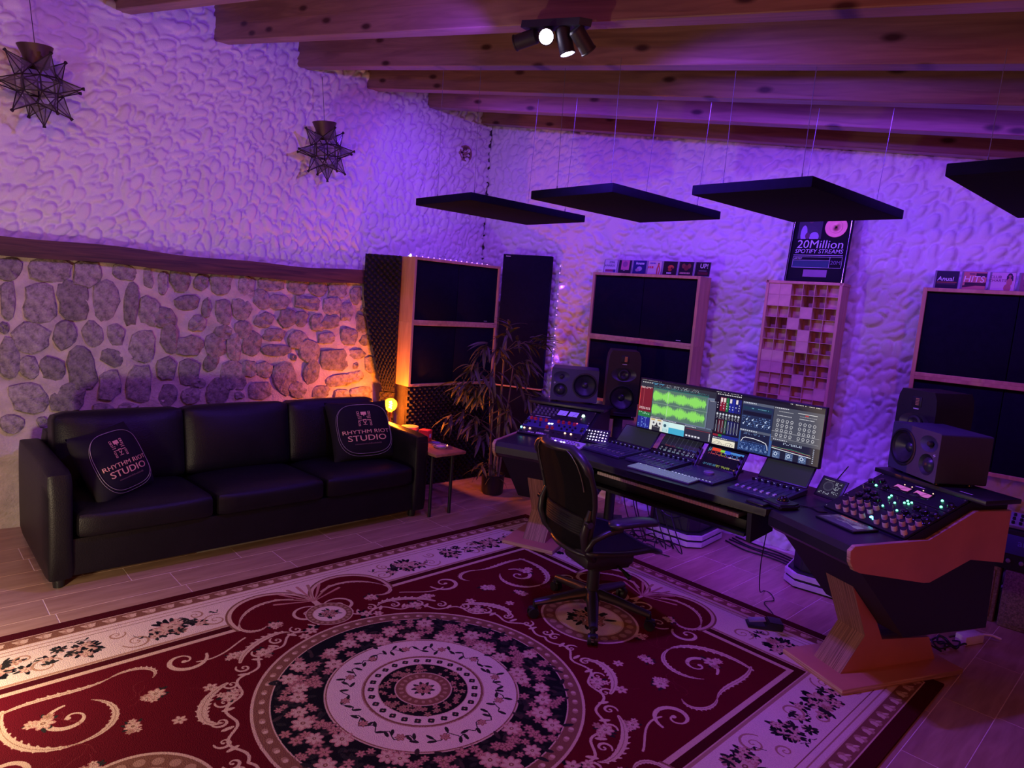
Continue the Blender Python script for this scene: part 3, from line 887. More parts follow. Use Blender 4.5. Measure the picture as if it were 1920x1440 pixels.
for x in (-4.72, -3.93):
    for y in (0.63, 2.83):
        b = B(); add_cyl(b, (x + 4.35, y - 1.73, 0), (x + 4.35, y - 1.73, 0.06), 0.026, 0.03, 12); obj('foot', b, dkplastic, sofa)

# ------------------------------------------------------------------ scatter cushions with the studio name
cloth = mat('black_cushion_cloth', (0.012, 0.010, 0.014), 0.9, spec=0.2, bump=0.1, bscale=300)
print_m = mat('peach_print', (0.85, 0.50, 0.26), 0.7)
pipe_m = mat('silver_piping', (0.32, 0.28, 0.28), 0.5)
def pillow_h(x, y, hw=0.25, hh=0.23, th=0.085):
    u = max(-1, min(1, x / hw)); v = max(-1, min(1, y / hh))
    return th * (max(0, 1 - u ** 4) ** 0.6) * (max(0, 1 - v ** 4) ** 0.6)
def pillow(label, loc, X, Y, k=1.0):
    t = thing('scatter_cushion', label, 'cushion')
    set_axes(t, loc, X, Y)
    t.scale = (k, k, k)
    hw, hh = 0.25, 0.23
    b = B()
    def side(s):
        def fn(a, c):
            u, v = 2 * a - 1, 2 * c - 1
            x = hw * u * (1 - 0.05 * (1 - v * v)) ; y = hh * v * (1 - 0.05 * (1 - u * u))
            return (x, y, s * pillow_h(hw * u, hh * v))
        return fn
    add_grid(b, 25, 25, side(1)); add_grid(b, 25, 25, side(-1))
    bmesh.ops.remove_doubles(b, verts=b.verts[:], dist=1e-5)
    obj('cover', b, cloth, t, smooth=70)
    hg = lambda x, y: pillow_h(x, y) + 0.0025
    for off, wd in ((0.0, 0.0016), (0.009, 0.0012)):
        pts = []
        for i in range(72):
            a = 2 * PI * i / 72
            q = (abs(math.cos(a)) ** 3.2 + abs(math.sin(a)) ** 3.2) ** (-1 / 3.2)
            x = (0.205 + off) * q * math.cos(a); y = (0.185 + off * 0.8) * q * math.sin(a) - off
            pts.append((x, y, pillow_h(x, y) + 0.001))
        b = B(); add_tube(b, pts, wd, 5, True); obj('piping', b, pipe_m, t)
    text('lettering', 'RHYTHM RIOT', 0.039, print_m, t, (0.0, -0.030, 0), sx=1.46, height=hg)
    text('lettering', 'STUDIO', 0.058, print_m, t, (0.0, -0.078, 0), sx=1.5, height=hg, bold=0.0002)
    marks('faint_lettering', 26, 0.011, mat('faint_print', (0.10, 0.055, 0.045), 0.8), t, (0.0, -0.118, pillow_h(0.0, -0.118) + 0.001))
    b = B()
    def bar(x0, y0, x1, y1):
        vs = [b.verts.new((x, y, pillow_h(x, y) + 0.003)) for x, y in ((x0, y0), (x1, y0), (x1, y1), (x0, y1))]
        b.faces.new(vs)
    def box_o(x, y, w_, h_, t_=0.003):
        bar(x - w_, y - h_, x + w_, y - h_ + t_); bar(x - w_, y + h_ - t_, x + w_, y + h_); bar(x - w_, y - h_, x - w_ + t_, y + h_); bar(x + w_ - t_, y - h_, x + w_, y + h_)
    bar(-0.022, 0.098, 0.022, 0.122)
    for s in (-1, 1):
        box_o(s * 0.044, 0.118, 0.009, 0.008); box_o(s * 0.044, 0.101, 0.009, 0.008)
        bar(min(s * 0.052, s * 0.02), 0.084, max(s * 0.052, s * 0.02), 0.087)
        for q in range(3): bar(s * (0.026 + 0.011 * q) - 0.003, 0.071, s * (0.026 + 0.011 * q) + 0.003, 0.077)
        bar(min(s * 0.052, s * 0.014), 0.056, max(s * 0.052, s * 0.014), 0.060)
        box_o(s * 0.046, 0.042, 0.008, 0.008); box_o(s * 0.046, 0.022, 0.008, 0.007)
    bar(-0.012, 0.058, 0.012, 0.064); bar(-0.012, 0.042, -0.008, 0.060); bar(0.008, 0.042, 0.012, 0.060); bar(-0.010, 0.040, 0.010, 0.044)
    bar(-0.003, 0.028, 0.003, 0.040); bar(-0.016, 0.022, 0.016, 0.026); bar(-0.003, 0.088, 0.003, 0.098)
    obj('emblem', b, print_m, t, smooth=0)
    return t
ty = R(62)
pillow('black cushion with peach studio lettering, upright at the right end of the sofa', (-4.245, 2.56, 0.60), (0.06, 1, 0.0), (-math.cos(ty), 0.0, math.sin(ty)))
ro = R(3)
X0 = Vector((-0.62, 0.78, 0)).normalized(); n0 = Vector((0.78, 0.62, 0)); Y0 = -n0 * math.cos(ty) + Vector((0, 0, math.sin(ty)))
pillow('black cushion with peach studio lettering, slumped against the left sofa arm', (-4.17, 0.93, 0.565), X0 * math.cos(ro) + Y0 * math.sin(ro), -X0 * math.sin(ro) + Y0 * math.cos(ro), 0.9)

# ------------------------------------------------------------------ side table, bulb lamp and small things
walnut = wood_mat('table_walnut', (0.24, 0.11, 0.055), (0.40, 0.20, 0.10), gscale=(1.2, 10, 10), rough=0.35)
blackm = mat('black_steel', (0.015, 0.014, 0.016), 0.45, metal=0.3)
tbl = thing('side_table', 'narrow wooden side table with thin black legs beside the sofa', 'table', (-4.17, 3.03, 0))
b = B(); add_box(b, (0, 0, 0.482), (0.84, 0.28, 0.024), 0.006); obj('tabletop', b, walnut, tbl)
for x in (-0.36, 0.34):
    for y in (-0.11, 0.075):
        b = B(); add_cyl(b, (x, y, 0), (x, y, 0.470), 0.0125, n=12); obj('leg', b, blackm, tbl)
b = B(); add_box(b, (0, 0, 0.464), (0.74, 0.22, 0.012)); obj('under_frame', b, blackm, tbl)
TT = 0.494
lampo = thing('bulb_lamp', 'small lamp with bare glowing amber globe bulb behind the sofa arm', 'lamp', (-4.50, 2.975, TT))
b = B(); add_lathe(b, [(0, 0), (0.045, 0), (0.045, 0.02), (0.012, 0.03), (0.010, 0.14), (0.018, 0.145), (0.019, 0.18), (0, 0.18)], 20); obj('base', b, mat('brass', (0.5, 0.3, 0.1), 0.35, metal=0.9), lampo)
glow = mat('amber_glass', (1.0, 0.55, 0.12), 0.05, vary=0.02, emit=(1.0, 0.33, 0.02), es=0.5, alpha=0.25)
b = B(); add_lathe(b, [(0.014, 0.178), (0.020, 0.192)] + [(0.053 * math.cos(t), 0.238 + 0.053 * math.sin(t)) for t in [R(-62 + 15.2 * k) for k in range(10)]] + [(0, 0.291)], 24); gb = obj('bulb', b, glow, lampo, smooth=80)
b = B()
add_tube(b, [(0.012 * math.cos(t * 1.9), 0.012 * math.sin(t * 1.9), 0.205 + 0.0062 * t) for t in range(11)], 0.0028, 6)
obj('filament', b, mat('amber_filament', (1, 0.7, 0.2), 0.5, emit=(1.0, 0.55, 0.12), es=60), lampo)
pl = lamp('bulb_glow', 'POINT', (-4.50, 2.975, TT + 0.238), (1.0, 0.20, 0.010), 60, None, 0.02)
tin = thing('round_tin', 'round shallow tin with a yellow-lit lid on the side table', 'tin', (-4.335, 3.06, TT))
b = B(); add_lathe(b, [(0, 0), (0.066, 0), (0.068, 0.004), (0.068, 0.080), (0, 0.080)], 28); obj('body', b, mat('tin_blue', (0.25, 0.25, 0.5), 0.35, metal=0.3), tin)
b = B(); add_lathe(b, [(0.0705, 0.066), (0.0715, 0.068), (0.0715, 0.083), (0.068, 0.086), (0, 0.087)], 28); obj('lid', b, mat('tin_lid', (0.75, 0.55, 0.2), 0.35, metal=0.4), tin)  # yellow light of the bulb put into the lid colour
rbx = thing('red_box', 'small red cube box on the side table beside the tin', 'box', (-4.165, 3.09, TT), (0, 0, R(28)))
b = B(); add_box(b, (0, 0, 0.044), (0.085, 0.075, 0.088), 0.004); obj('carton', b, mat('red_card', (0.75, 0.05, 0.05), 0.5), rbx)
b = B(); add_box(b, (0.0432, 0, 0.045), (0.001, 0.03, 0.03)); obj('emblem', b, mat('white_card', (0.8, 0.75, 0.8), 0.5), rbx)
dish = thing('glass_dish', 'flat round glass dish on the front end of the side table', 'dish', (-3.93, 3.065, TT))
glass = mat('cut_glass', (0.85, 0.85, 0.95), 0.08, trans=0.8, vary=0.02)
b = B(); add_lathe(b, [(0, 0.0), (0.058, 0.0), (0.066, 0.014), (0.061, 0.016), (0.054, 0.006), (0, 0.005)], 28); obj('bowl', b, glass, dish)
b = B(); add_lathe(b, [(0, 0.0065), (0.03, 0.0065), (0.034, 0.010), (0.030, 0.013), (0, 0.012)], 20); obj('ashtray_insert', b, mat('violet_glass', (0.35, 0.25, 0.7), 0.1), dish)
coa = thing('glass_coaster', 'small round coaster on the side table behind the glass dish', 'coaster', (-4.05, 3.11, TT))
b = B(); add_lathe(b, [(0, 0.0), (0.042, 0.0), (0.044, 0.004), (0.042, 0.008), (0, 0.008)], 24); obj('disc', b, glass, coa)
b = B(); add_lathe(b, [(0, 0.0082), (0.03, 0.0082), (0.03, 0.0092), (0, 0.0092)], 20); obj('centre', b, mat('violet_glass', (0.35, 0.25, 0.7), 0.1), coa)

# ------------------------------------------------------------------ acoustic cabinets
birch = wood_mat('birch_frame', (0.50, 0.27, 0.15), (0.66, 0.39, 0.22), gscale=(8, 8, 1.0), rough=0.45)
fabric = mat('black_acoustic_fabric', (0.0055, 0.0040, 0.016), 0.95, spec=0.15, vary=0.15, scale=30, bump=0.1, bscale=500)
whitep = mat('white_print', (0.7, 0.7, 0.75), 0.6)
def cabinet(label, loc, rotz, W, H, D=0.20, t=0.022, badge=True):
    """local: x along the front, front faces -y"""
    g = thing('acoustic_cabinet', label, 'cabinet', loc, (0, 0, rotz), 'wood framed bass trap cabinets')
    for x in (0.5 * t, W - 0.5 * t):
        b = B(); add_box(b, (x, D / 2, H / 2), (t, D, H), 0.0015, seg=1); obj('side_board', b, birch, g)
    for z in (0.5 * t, H - 0.5 * t):
        b = B(); add_box(b, (W / 2, D / 2, z), (W - 2 * t, D, t), 0.0015, seg=1); obj('top_board' if z > H / 2 else 'bottom_board', b, birch, g)
    hw = (W - 2 * t) / 2
    for k in range(2):
        b = B(); add_box(b, (t + hw * (k + 0.5), 0.02, H / 2), (hw - 0.003, 0.012, H - 2 * t), 0.004); obj('fabric_panel', b, fabric, g)
    b = B(); add_box(b, (W / 2, D - 0.008, H / 2), (W - 2 * t, 0.01, H - 2 * t)); obj('back_board', b, fabric, g)
    if badge:
        marks('badge', 9, 0.006, whitep, g, (W * 0.86, 0.0132, t + 0.014), (PI / 2, 0, 0))
    return g
H1 = 0.531
cabinet('upper birch cabinet with black fabric front in the left corner', (-4.52, 3.15, 0.867 + H1), PI / 2, 0.935, H1)
cabinet('lower birch cabinet with black fabric front in the left corner, above the foam', (-4.52, 3.15, 0.867), PI / 2, 0.935, H1)
def BWP(x, off, z):
    """point in front of the back wall: x of the wall, offset into the room"""
    return (x + off * SK * e_s, backwall_y(x) - off * e_s, z)
cx0 = -3.575
yf = lambda x: 4.76 + SK * x
cabinet('upper birch cabinet under seven music discs, left of the plaque', (cx0, yf(cx0), 1.397), AL, 0.922, 0.52)
cabinet('lower birch cabinet behind the left tall monitor speaker', (cx0, yf(cx0), 0.877), AL, 0.922, 0.52)
cx1 = -1.267
cabinet('upper birch cabinet at the right edge under the chart discs', (cx1, yf(cx1), 1.372), AL, 0.94, 0.532)
cabinet('lower birch cabinet behind the right speakers', (cx1, yf(cx1), 0.84), AL, 0.94, 0.532)

# tall dark panel in the corner
pa = math.atan2(0.202, 0.41)
tp = thing('tall_absorber', 'tall narrow black fabric absorber standing in the corner', 'absorber', (-4.515, 4.095, 0.0), (0, 0, pa))
b = B(); add_box(b, (0.228, 0.035, 1.455), (0.456, 0.06, 1.18), 0.006); obj('fabric_panel', b, fabric, tp)
b = B(); add_box(b, (0.228, 0.035, 0.858), (0.456, 0.064, 0.014), 0.002); obj('bottom_board', b, birch, tp)
b = B(); add_box(b, (0.228, 0.038, 0.425), (0.44, 0.05, 0.85), 0.004); obj('stand', b, fabric, tp)
marks('badge', 9, 0.007, whitep, tp, (0.05, 0.0045, 2.028), (PI / 2, 0, 0))

# foam: egg-crate sheets
foam = mat('black_foam', (0.022, 0.018, 0.020), 0.9, spec=0.25, bump=0.1, bscale=300)
def foam_sheet(label, W, H, M, shape=None, pitch=0.052, amp=0.021):
    """local x width, y height, +z crests"""
    b = B(); nu = max(4, int(W / 0.0105)); nv = max(4, int(H / 0.0105))
    def fn(a, c):
        x, y = a * W, c * H
        z = amp * (math.sin(2 * PI * x / pitch) * math.sin(2 * PI * y / pitch)) + amp + 0.012
        x0 = shape(y) if shape else 0.0
        return (x0 + (W - x0) * a, y, z)
    g = add_grid(b, nu, nv, fn)
    rim = g[0] + [r[-1] for r in g[1:]] + g[-1][::-1][1:] + [r[0] for r in g[::-1]][1:-1]
    lo = [b.verts.new((v.co.x, v.co.y, 0)) for v in rim]
    n = len(rim)
    for i in range(n):
        b.faces.new((rim[i], lo[i], lo[(i + 1) % n], rim[(i + 1) % n]))
    b.faces.new(lo[::-1])
    o = obj('foam_panel', b, foam, None, smooth=60); o.matrix_world = M
    return tag(o, label, 'foam panel', 'egg-crate foam panels')
def axes_m(loc, X, Y):
    X = Vector(X).normalized(); Y = Vector(Y).normalized(); Z = X.cross(Y)
    m = Matrix((X, Y, Z)).transposed().to_4x4(); m.translation = loc
    return m
foam_sheet('lower egg-crate foam sheet standing on the floor under the left corner cabinet', 0.95, 0.86, axes_m((-4.555, 3.15, 0.0), (0, 1, 0), (0, 0, 1)))
pw = Vector((-4.93, 2.95, 0)); pe = Vector((-4.70, 3.145, 0)); dd = pe - pw
foam_sheet('upper egg-crate foam sheet between the stone wall and left cabinet', dd.length, 1.13, axes_m((pw.x, pw.y, 0.80), dd, (0, 0, 1)),
           lambda y: 0.20 * max(0, min(1, (0.80 - y) / 0.8)) ** 1.2)
pw2 = pw + dd * 0.58
foam_sheet('small foam sheet lit orange by the bulb beside the corner cabinet', dd.length * 0.42, 0.795, axes_m((pw2.x, pw2.y, 0.0), dd, (0, 0, 1)))

# diffuser
dm = mat('diffuser_pine', (0.62, 0.40, 0.26), 0.55, vary=0.15, scale=14)
DX = -2.19
df = thing('skyline_diffuser', 'tall wooden block diffuser hanging on the back wall under the plaque', 'diffuser', (DX, yf(DX), 0.885), (0, 0, AL))
DW, DH, DD, FT = 0.484, 1.025, 0.20, 0.018
for x in (FT / 2, DW - FT / 2):
    b = B(); add_box(b, (x, DD / 2, DH / 2), (FT, DD, DH), 0.001, seg=1); obj('side_board', b, birch, df)
b = B(); add_box(b, (DW / 2, DD / 2, DH - FT / 2), (DW + 0.012, DD, FT), 0.001, seg=1); obj('top_board', b, birch, df)
b = B(); add_box(b, (DW / 2, DD / 2, FT / 2), (DW - 2 * FT, DD, FT)); obj('bottom_board', b, birch, df)
b = B(); add_box(b, (DW / 2, DD - 0.008, DH / 2), (DW - 2 * FT, 0.012, DH - 2 * FT)); obj('back_board', b, dm, df)
DEP = ["003432", "003542", "223044", "550421", "334043", "223034", "002432", "002433", "112022", "221310", "330112", "024130", "113022"]
nr = 13; cw = (DW - 2 * FT) / 6; ch = (DH - 2 * FT) / nr
bb = B(); add_box(bb, (0, 0, 0), (cw - 0.003, 0.022, ch - 0.003), 0.0008, seg=1); blk = None
for r_ in range(nr):
    for c_ in range(6):
        d_ = 0.018 + 0.024 * int(DEP[r_][c_])
        p = (FT + cw * (c_ + .5), d_, DH - FT - ch * (r_ + .5))
        if blk is None: blk = obj('block', bb, dm, df, p)
        else: inst(blk, 'block', df, p)
b = B()
for c_ in range(7): add_box(b, (FT + cw * c_, DD / 2, DH / 2), (0.0028, DD - 0.012, DH - 2 * FT))
obj('upright_fins', b, dm, df, smooth=0)
b = B()
for r_ in range(nr + 1): add_box(b, (DW / 2, DD / 2, FT + ch * r_), (DW - 2 * FT, DD - 0.012, 0.0028))
obj('shelf_fins', b, dm, df, smooth=0)

# plaque with a disc, leaning on the wall on top of the diffuser
PX = -2.095
lean = R(-9)
pq = thing('award_plaque', 'framed streaming award plaque with gold disc standing on the block diffuser', 'plaque', (PX + 0.185, yf(PX + 0.185) + 0.045, 0.885 + DH + 0.001), (PI / 2 + lean, 0, AL))
PW, PH = 0.372, 0.50
pblack = mat('plaque_black', (0.008, 0.008, 0.012), 0.75, spec=0.15)
chrome = mat('chrome', (0.8, 0.8, 0.85), 0.15, metal=1.0, vary=0.02)
lilac = mat('plaque_print', (0.62, 0.62, 0.70), 0.7)
b = B(); add_box(b, (0, PH / 2, -0.008), (PW - 0.01, PH - 0.01, 0.012)); obj('mount_board', b, pblack, pq)
for x in (-PW / 2 + 0.006, PW / 2 - 0.006):
    b = B(); add_box(b, (x, PH / 2, 0), (0.012, PH, 0.03), 0.002); obj('frame_side', b, pblack, pq)
    b = B(); add_box(b, (x * 0.985, PH / 2, 0.0155), (0.003, PH, 0.002)); obj('frame_edge', b, chrome, pq)
for y in (0.006, PH - 0.006):
    b = B(); add_box(b, (0, y, 0), (PW - 0.024, 0.012, 0.03), 0.002); obj('frame_rail', b, pblack, pq)
text('lettering', '20Million', 0.078, lilac, pq, (0.002, 0.252, 0), sx=1.02, shear=0.05)
text('lettering', 'SPOTIFY STREAMS', 0.0385, lilac, pq, (0.0, 0.206, 0), sx=0.97, shear=0.12)
b = B(); add_box(b, (0, 0.180, 0), (0.31, 0.004, 0.001)); obj('rule', b, lilac, pq)
b = B()
for x0, y0, x1, y1 in ((-.155, .168, .155, .170), (-.155, .096, .155, .098), (-.155, .096, -.153, .170), (.153, .096, .155, .170), (.078, .096, .080, .170), (-.155, .145, .08, .147)):
    add_box(b, ((x0 + x1) / 2, (y0 + y1) / 2, 0), (x1 - x0, y1 - y0, 0.001))
obj('box_lines', b, lilac, pq, smooth=0)
b = B(); add_box(b, (-0.037, 0.121, 0), (0.228, 0.044, 0.0008)); obj('name_field', b, mat('teal_print', (0.015, 0.06, 0.09), 0.7), pq)
text('lettering', 'ARTIST', 0.016, lilac, pq, (-0.122, 0.157, 0))
text('lettering', '20M', 0.036, mat('dim_print', (0.16, 0.14, 0.22), 0.5), pq, (0.117, 0.131, 0.0))
b = B(); add_box(b, (0, 0.058, 0), (0.15, 0.05, 0.003), 0.001, seg=1); obj('engraved_plate', b, mat('plate_silver', (0.22, 0.13, 0.17), 0.5, metal=0.5), pq)
b = B(); add_lathe(b, [(0.006, 0.001), (0.012, 0.004), (0.04, 0.004), (0.041, 0.002), (0.068, 0.003), (0.070, 0.0), (0.006, 0.0)], 40); obj('gold_disc', b, mat('gold', (0.42, 0.22, 0.10), 0.34, metal=1.0), pq, (0.085, 0.37, 0.0))
cvs = Canvas(128, 160, (0.05, 0.04, 0.07))
cvs.disc(0.5, 0.30, 0.13, (0.30, 0.16, 0.16), 0.16); cvs.disc(0.5, 0.22, 0.14, (0.05, 0.03, 0.04), 0.10)
cvs.disc(0.50, 0.85, 0.36, (0.10, 0.08, 0.13), 0.42); cvs.disc(0.25, 0.80, 0.14, (0.62, 0.55, 0.72), 0.36); cvs.disc(0.70, 0.92, 0.2, (0.62, 0.55, 0.72), 0.22); cvs.disc(0.42, 0.88, 0.10, (0.30, 0.14, 0.16), 0.14)
plane_uv('portrait_print', 0.15, 0.19, img_mat('portrait', cvs.image('portrait'), 0, 0.5), pq, (-0.075, 0.385, 0.0008))

# music disc cases
def disc_case(label, x, top_z, spec, group, tilt=R(-8)):
    bg, items = spec
    g = thing('disc_case', label, 'disc case', (x, yf(x) + 0.045, top_z + 0.0005), (PI / 2 + tilt, 0, AL), group)
    W, H = 0.124, 0.108
    clear = mat('clear_case', (0.25, 0.24, 0.28), 0.15, vary=0.02)
    b = B(); add_box(b, (W / 2, H / 2, -0.005), (W, H, 0.009), 0.0012, seg=1); obj('case', b, clear, g)
    c = Canvas(96, 84, bg)
    for it in items:
        if it[0] == 'r': c.rect(*it[1:5], it[5])
        elif it[0] == 'd': c.disc(*it[1:4], it[4], it[5] if len(it) > 5 else None)
        elif it[0] == 'l': c.line(it[1], it[2], it[3])
    plane_uv('cover', W - 0.012, H - 0.006, img_mat('disc_cover', c.image('disc_cover'), 0, 0.35), g, (W / 2 + 0.004, H / 2, 0.0006), th=0.0005)
    for it in items:
        if it[0] == 'm':
            marks('title', it[1], it[4], mat('title_%s' % it[6], it[5], 0.5), g, (W / 2 + it[2], H / 2 + it[3], 0.0008))
        if it[0] == 't':
            text('title', it[1], it[4], mat('title_%s' % it[6], it[5], 0.5), g, (W / 2 + it[2], H / 2 + it[3], 0.0008), sx=it[7] if len(it) > 7 else 1.0, bold=0.0002, shear=it[8] if len(it) > 8 else 0)
    return g
WH = (0.85, 0.85, 0.88)
wht = ('white', )
left_specs = [
 ('white music disc case with dark lettering, leftmost of the seven on the cabinet', ((0.75, 0.72, 0.78), [('r', .1, .75, .8, .95, (.55, .2, .4)), ('r', .75, .75, .95, .98, (.2, .2, .45)), ('t', '2006', 0.012, 0.032, 0.026, (0.05, 0.04, 0.1), 'navy'), ('t', 'AWARDS', -0.004, 0.004, 0.024, (0.05, 0.04, 0.1), 'navy', 0.95)])),
 ('pink and black music disc case beside the white one', ((0.10, 0.07, 0.16), [('r', .2, 0, .85, .75, (.75, .40, .55)), ('d', .5, .3, .2, (.55, .3, .5)), ('r', .4, .8, .55, .83, (.8, .8, .8))])),
 ('blue music disc case titled house', ((0.12, 0.12, 0.40), [('d', .5, .62, .2, (.65, .6, .75), .16), ('d', .35, .72, .16, (.6, .5, .6), .10), ('t', 'house', 0.006, 0.030, 0.030, WH, 'white', 1, 0.1)])),
 ('white music disc case with a red-dressed figure on the cover', ((0.80, 0.72, 0.75), [('d', .78, .22, .06, (.35, .15, .15), .08), ('l', [(.78, .25), (.70, .6), (.72, .95)], .05, (.75, .3, .28)), ('l', [(.78, .25), (.9, .6), (.86, .95)], .04, (.75, .35, .3)), ('m', 5, -0.014, 0.036, 0.016, (0.15, 0.1, 0.4), 'blue'), ('m', 3, -0.026, 0.006, 0.024, (0.6, 0.05, 0.08), 'red')])),
 ('dark music disc case with an orange emblem on the cover', ((0.10, 0.05, 0.08), [('d', .55, .42, .22, (.75, .32, .2), .14), ('d', .5, .6, .14, (.65, .22, .15), .12), ('d', .62, .5, .07, (.3, .06, .05)), ('m', 5, 0, -0.036, 0.012, WH, 'white')])),
 ('dark music disc case with gold ornaments on the cover', ((0.09, 0.05, 0.07), [('d', .3, .3, .13, (.5, .26, .2), .16), ('d', .7, .3, .13, (.5, .26, .2), .16), ('d', .5, .45, .16, (.42, .16, .14), .18), ('m', 7, 0, -0.032, 0.017, (0.6, 0.34, 0.26), 'bronze')])),
 ('dark music disc case titled UP, rightmost of the seven on the cabinet', ((0.08, 0.05, 0.07), [('r', .2, .72, .9, .92, (.35, .1, .12)), ('r', .25, .60, .8, .66, (.5, .45, .45)), ('t', 'UP!', 0.014, 0.022, 0.048, WH, 'white', 0.9)])),
]
for k, (lb_, spc) in enumerate(left_specs):
    disc_case(lb_, -3.520 + 0.1285 * k, 1.917, spc, 'music disc cases on the middle cabinet')
right_specs = [
 ('black music disc case titled Anual on the right cabinet', ((0.06, 0.05, 0.09), [('r', .05, .62, .95, .70, (.55, .3, .16)), ('r', .05, .72, .9, .78, (.3, .2, .25)), ('t', 'Anual', -0.004, 0.004, 0.036, WH, 'white', 1.0, 0.1)])),
 ('orange music disc case titled HITS on the right cabinet', ((0.80, 0.50, 0.42), [('r', .55, .08, 1, .30, (.2, .05, .07)), ('r', .1, .62, 1, .8, (.15, .05, .08)), ('r', .25, .1, .5, .16, (.25, .1, .3)), ('l', [(0, .86), (1, .64)], .05, (.25, .08, .1)), ('t', 'HITS', 0.0, 0.006, 0.052, (0.92, 0.78, 0.72), 'cream', 0.98, 0.1)])),
 ('pale music disc case titled CLUB CHARTS with a dark-haired figure', ((0.86, 0.70, 0.78), [('d', .76, .16, .1, (.10, .05, .08), .13), ('l', [(.68, .2), (.68, .4)], .05, (.10, .05, .08)), ('l', [(.84, .2), (.86, .4)], .05, (.10, .05, .08)), ('d', .76, .2, .055, (.70, .42, .38), .08), ('d', .76, .52, .12, (.75, .45, .42), .2), ('d', .70, .85, .15, (.72, .42, .40), .2), ('t', 'CLUB', -0.032, 0.024, 0.022, (0.2, 0.04, 0.12), 'plum'), ('t', 'CHARTS', -0.022, 0.004, 0.022, (0.2, 0.04, 0.12), 'plum')])),
 ('mauve music disc case at the right edge of the picture', ((0.55, 0.32, 0.40), [('d', .4, .65, .25, (.3, .16, .2), .2), ('r', .1, .12, .6, .36, (.7, .5, .55))])),
]
for k, (lb_, spc) in enumerate(right_specs):
    disc_case(lb_, -1.232 + 0.1345 * k, 1.904, spc, 'music disc cases on the right cabinet')

# LED strips behind the corner cabinets
ledm = mat('violet_led', (0.5, 0.3, 1.0), 0.4, emit=(0.45, 0.16, 1.0), es=5)
def led_strip(label, p0, p1, power, up):
    t = thing('led_strip', label, 'led strip', (0, 0, 0), (0, 0, 0), 'violet LED strips in the left corner')
    p0, p1 = Vector(p0), Vector(p1)
    b = B(); add_tube(b, [p0, p1], 0.004, 6); obj('tape', b, mat('white_tape', (0.7, 0.7, 0.7), 0.5), t)
    n = max(3, int((p1 - p0).length / 0.06)); q = None
    bb = B(); add_box(bb, (0, 0, 0), (0.007, 0.007, 0.007)); q = None
    for i in range(n):
        p = p0.lerp(p1, (i + .5) / n) + Vector(up) * 0.006
        if q is None: q = obj('diode', bb, ledm, t, p)
        else: inst(q, 'diode', t, p)
    for f in (0.2, 0.5, 0.8):
        lamp('led_glow', 'POINT', p0.lerp(p1, f) + Vector(up) * 0.035, VIOLET, power, None, 0.015)
led_strip('violet LED strip along the top of the left corner cabinet', (-4.66, 3.17, 1.936), (-4.66, 4.07, 1.936), 0.5, (-0.3, 0, 1))
led_strip('violet LED strip up the right edge of the tall corner absorber', (-4.095, 4.40, 0.95), (-4.095, 4.40, 2.0), 0.6, (1, 0.2, 0))
cl = mat('led_tail', (1, 1, 1), 0.3, emit=(0.8, 0.7, 1.0), es=14)
b = B(); add_tube(b, [(-4.60, 3.152, 1.934), (-4.61, 3.165, 1.944), (-4.63, 3.18, 1.937)], 0.007, 6)
tag(obj('led_strip_end', b, cl), 'bright white end of the LED strip on top of the left corner cabinet', 'led strip')
# ------------------------------------------------------------------ hanging clouds, spots, lanterns
def rafter_z(x):
    return 3.245 - 0.146 * (x - XW)
wirem = mat('steel_wire', (0.16, 0.15, 0.17), 0.5)
def cloud(label, c, rot, W=0.585, Lc=0.985, th=0.046, wires=4):
    g = thing('ceiling_cloud', label, 'acoustic panel', c, rot, 'black acoustic panels hung from the rafters')
    b = B(); add_box(b, (0, 0, th / 2), (W, Lc, th), 0.004); obj('panel', b, fabric, g)
    for sx in (-1, 1):
        for sy in (-1, 1):
            x, y = sx * (W / 2 - 0.10), sy * (Lc / 2 - 0.10)
            b = B(); add_lathe(b, [(0, 0), (0.006, 0), (0.006, 0.012), (0.003, 0.016), (0.003, 0.034), (0, 0.034)], 8); h_ = obj('hook', b, wirem, g, (x, y, th))
            top = rafter_z(c[0] + x) + 0.03 - c[2]
            b = B(); add_cyl(b, (x, y, th + 0.02), (x + 0.01, y + 0.02 * sy, top), 0.0013, n=6); obj('wire', b, wirem, g)
    return g
cloud('leftmost of the four black hanging acoustic panels', (-3.385, 3.035, 2.203), (0, 0, R(-2)))
cloud('second from left of the four black hanging acoustic panels', (-2.415, 3.125, 2.203), (0, 0, R(-1.5)))
cloud('third from left of the four black hanging acoustic panels, above the plaque', (-1.505, 3.31, 2.20), (0, R(0.6), R(-3)))
cloud('rightmost of the four black hanging acoustic panels, cut by the frame', (-0.45, 3.35, 2.203), (0, 0, R(-1.5)), 0.6, 1.10)

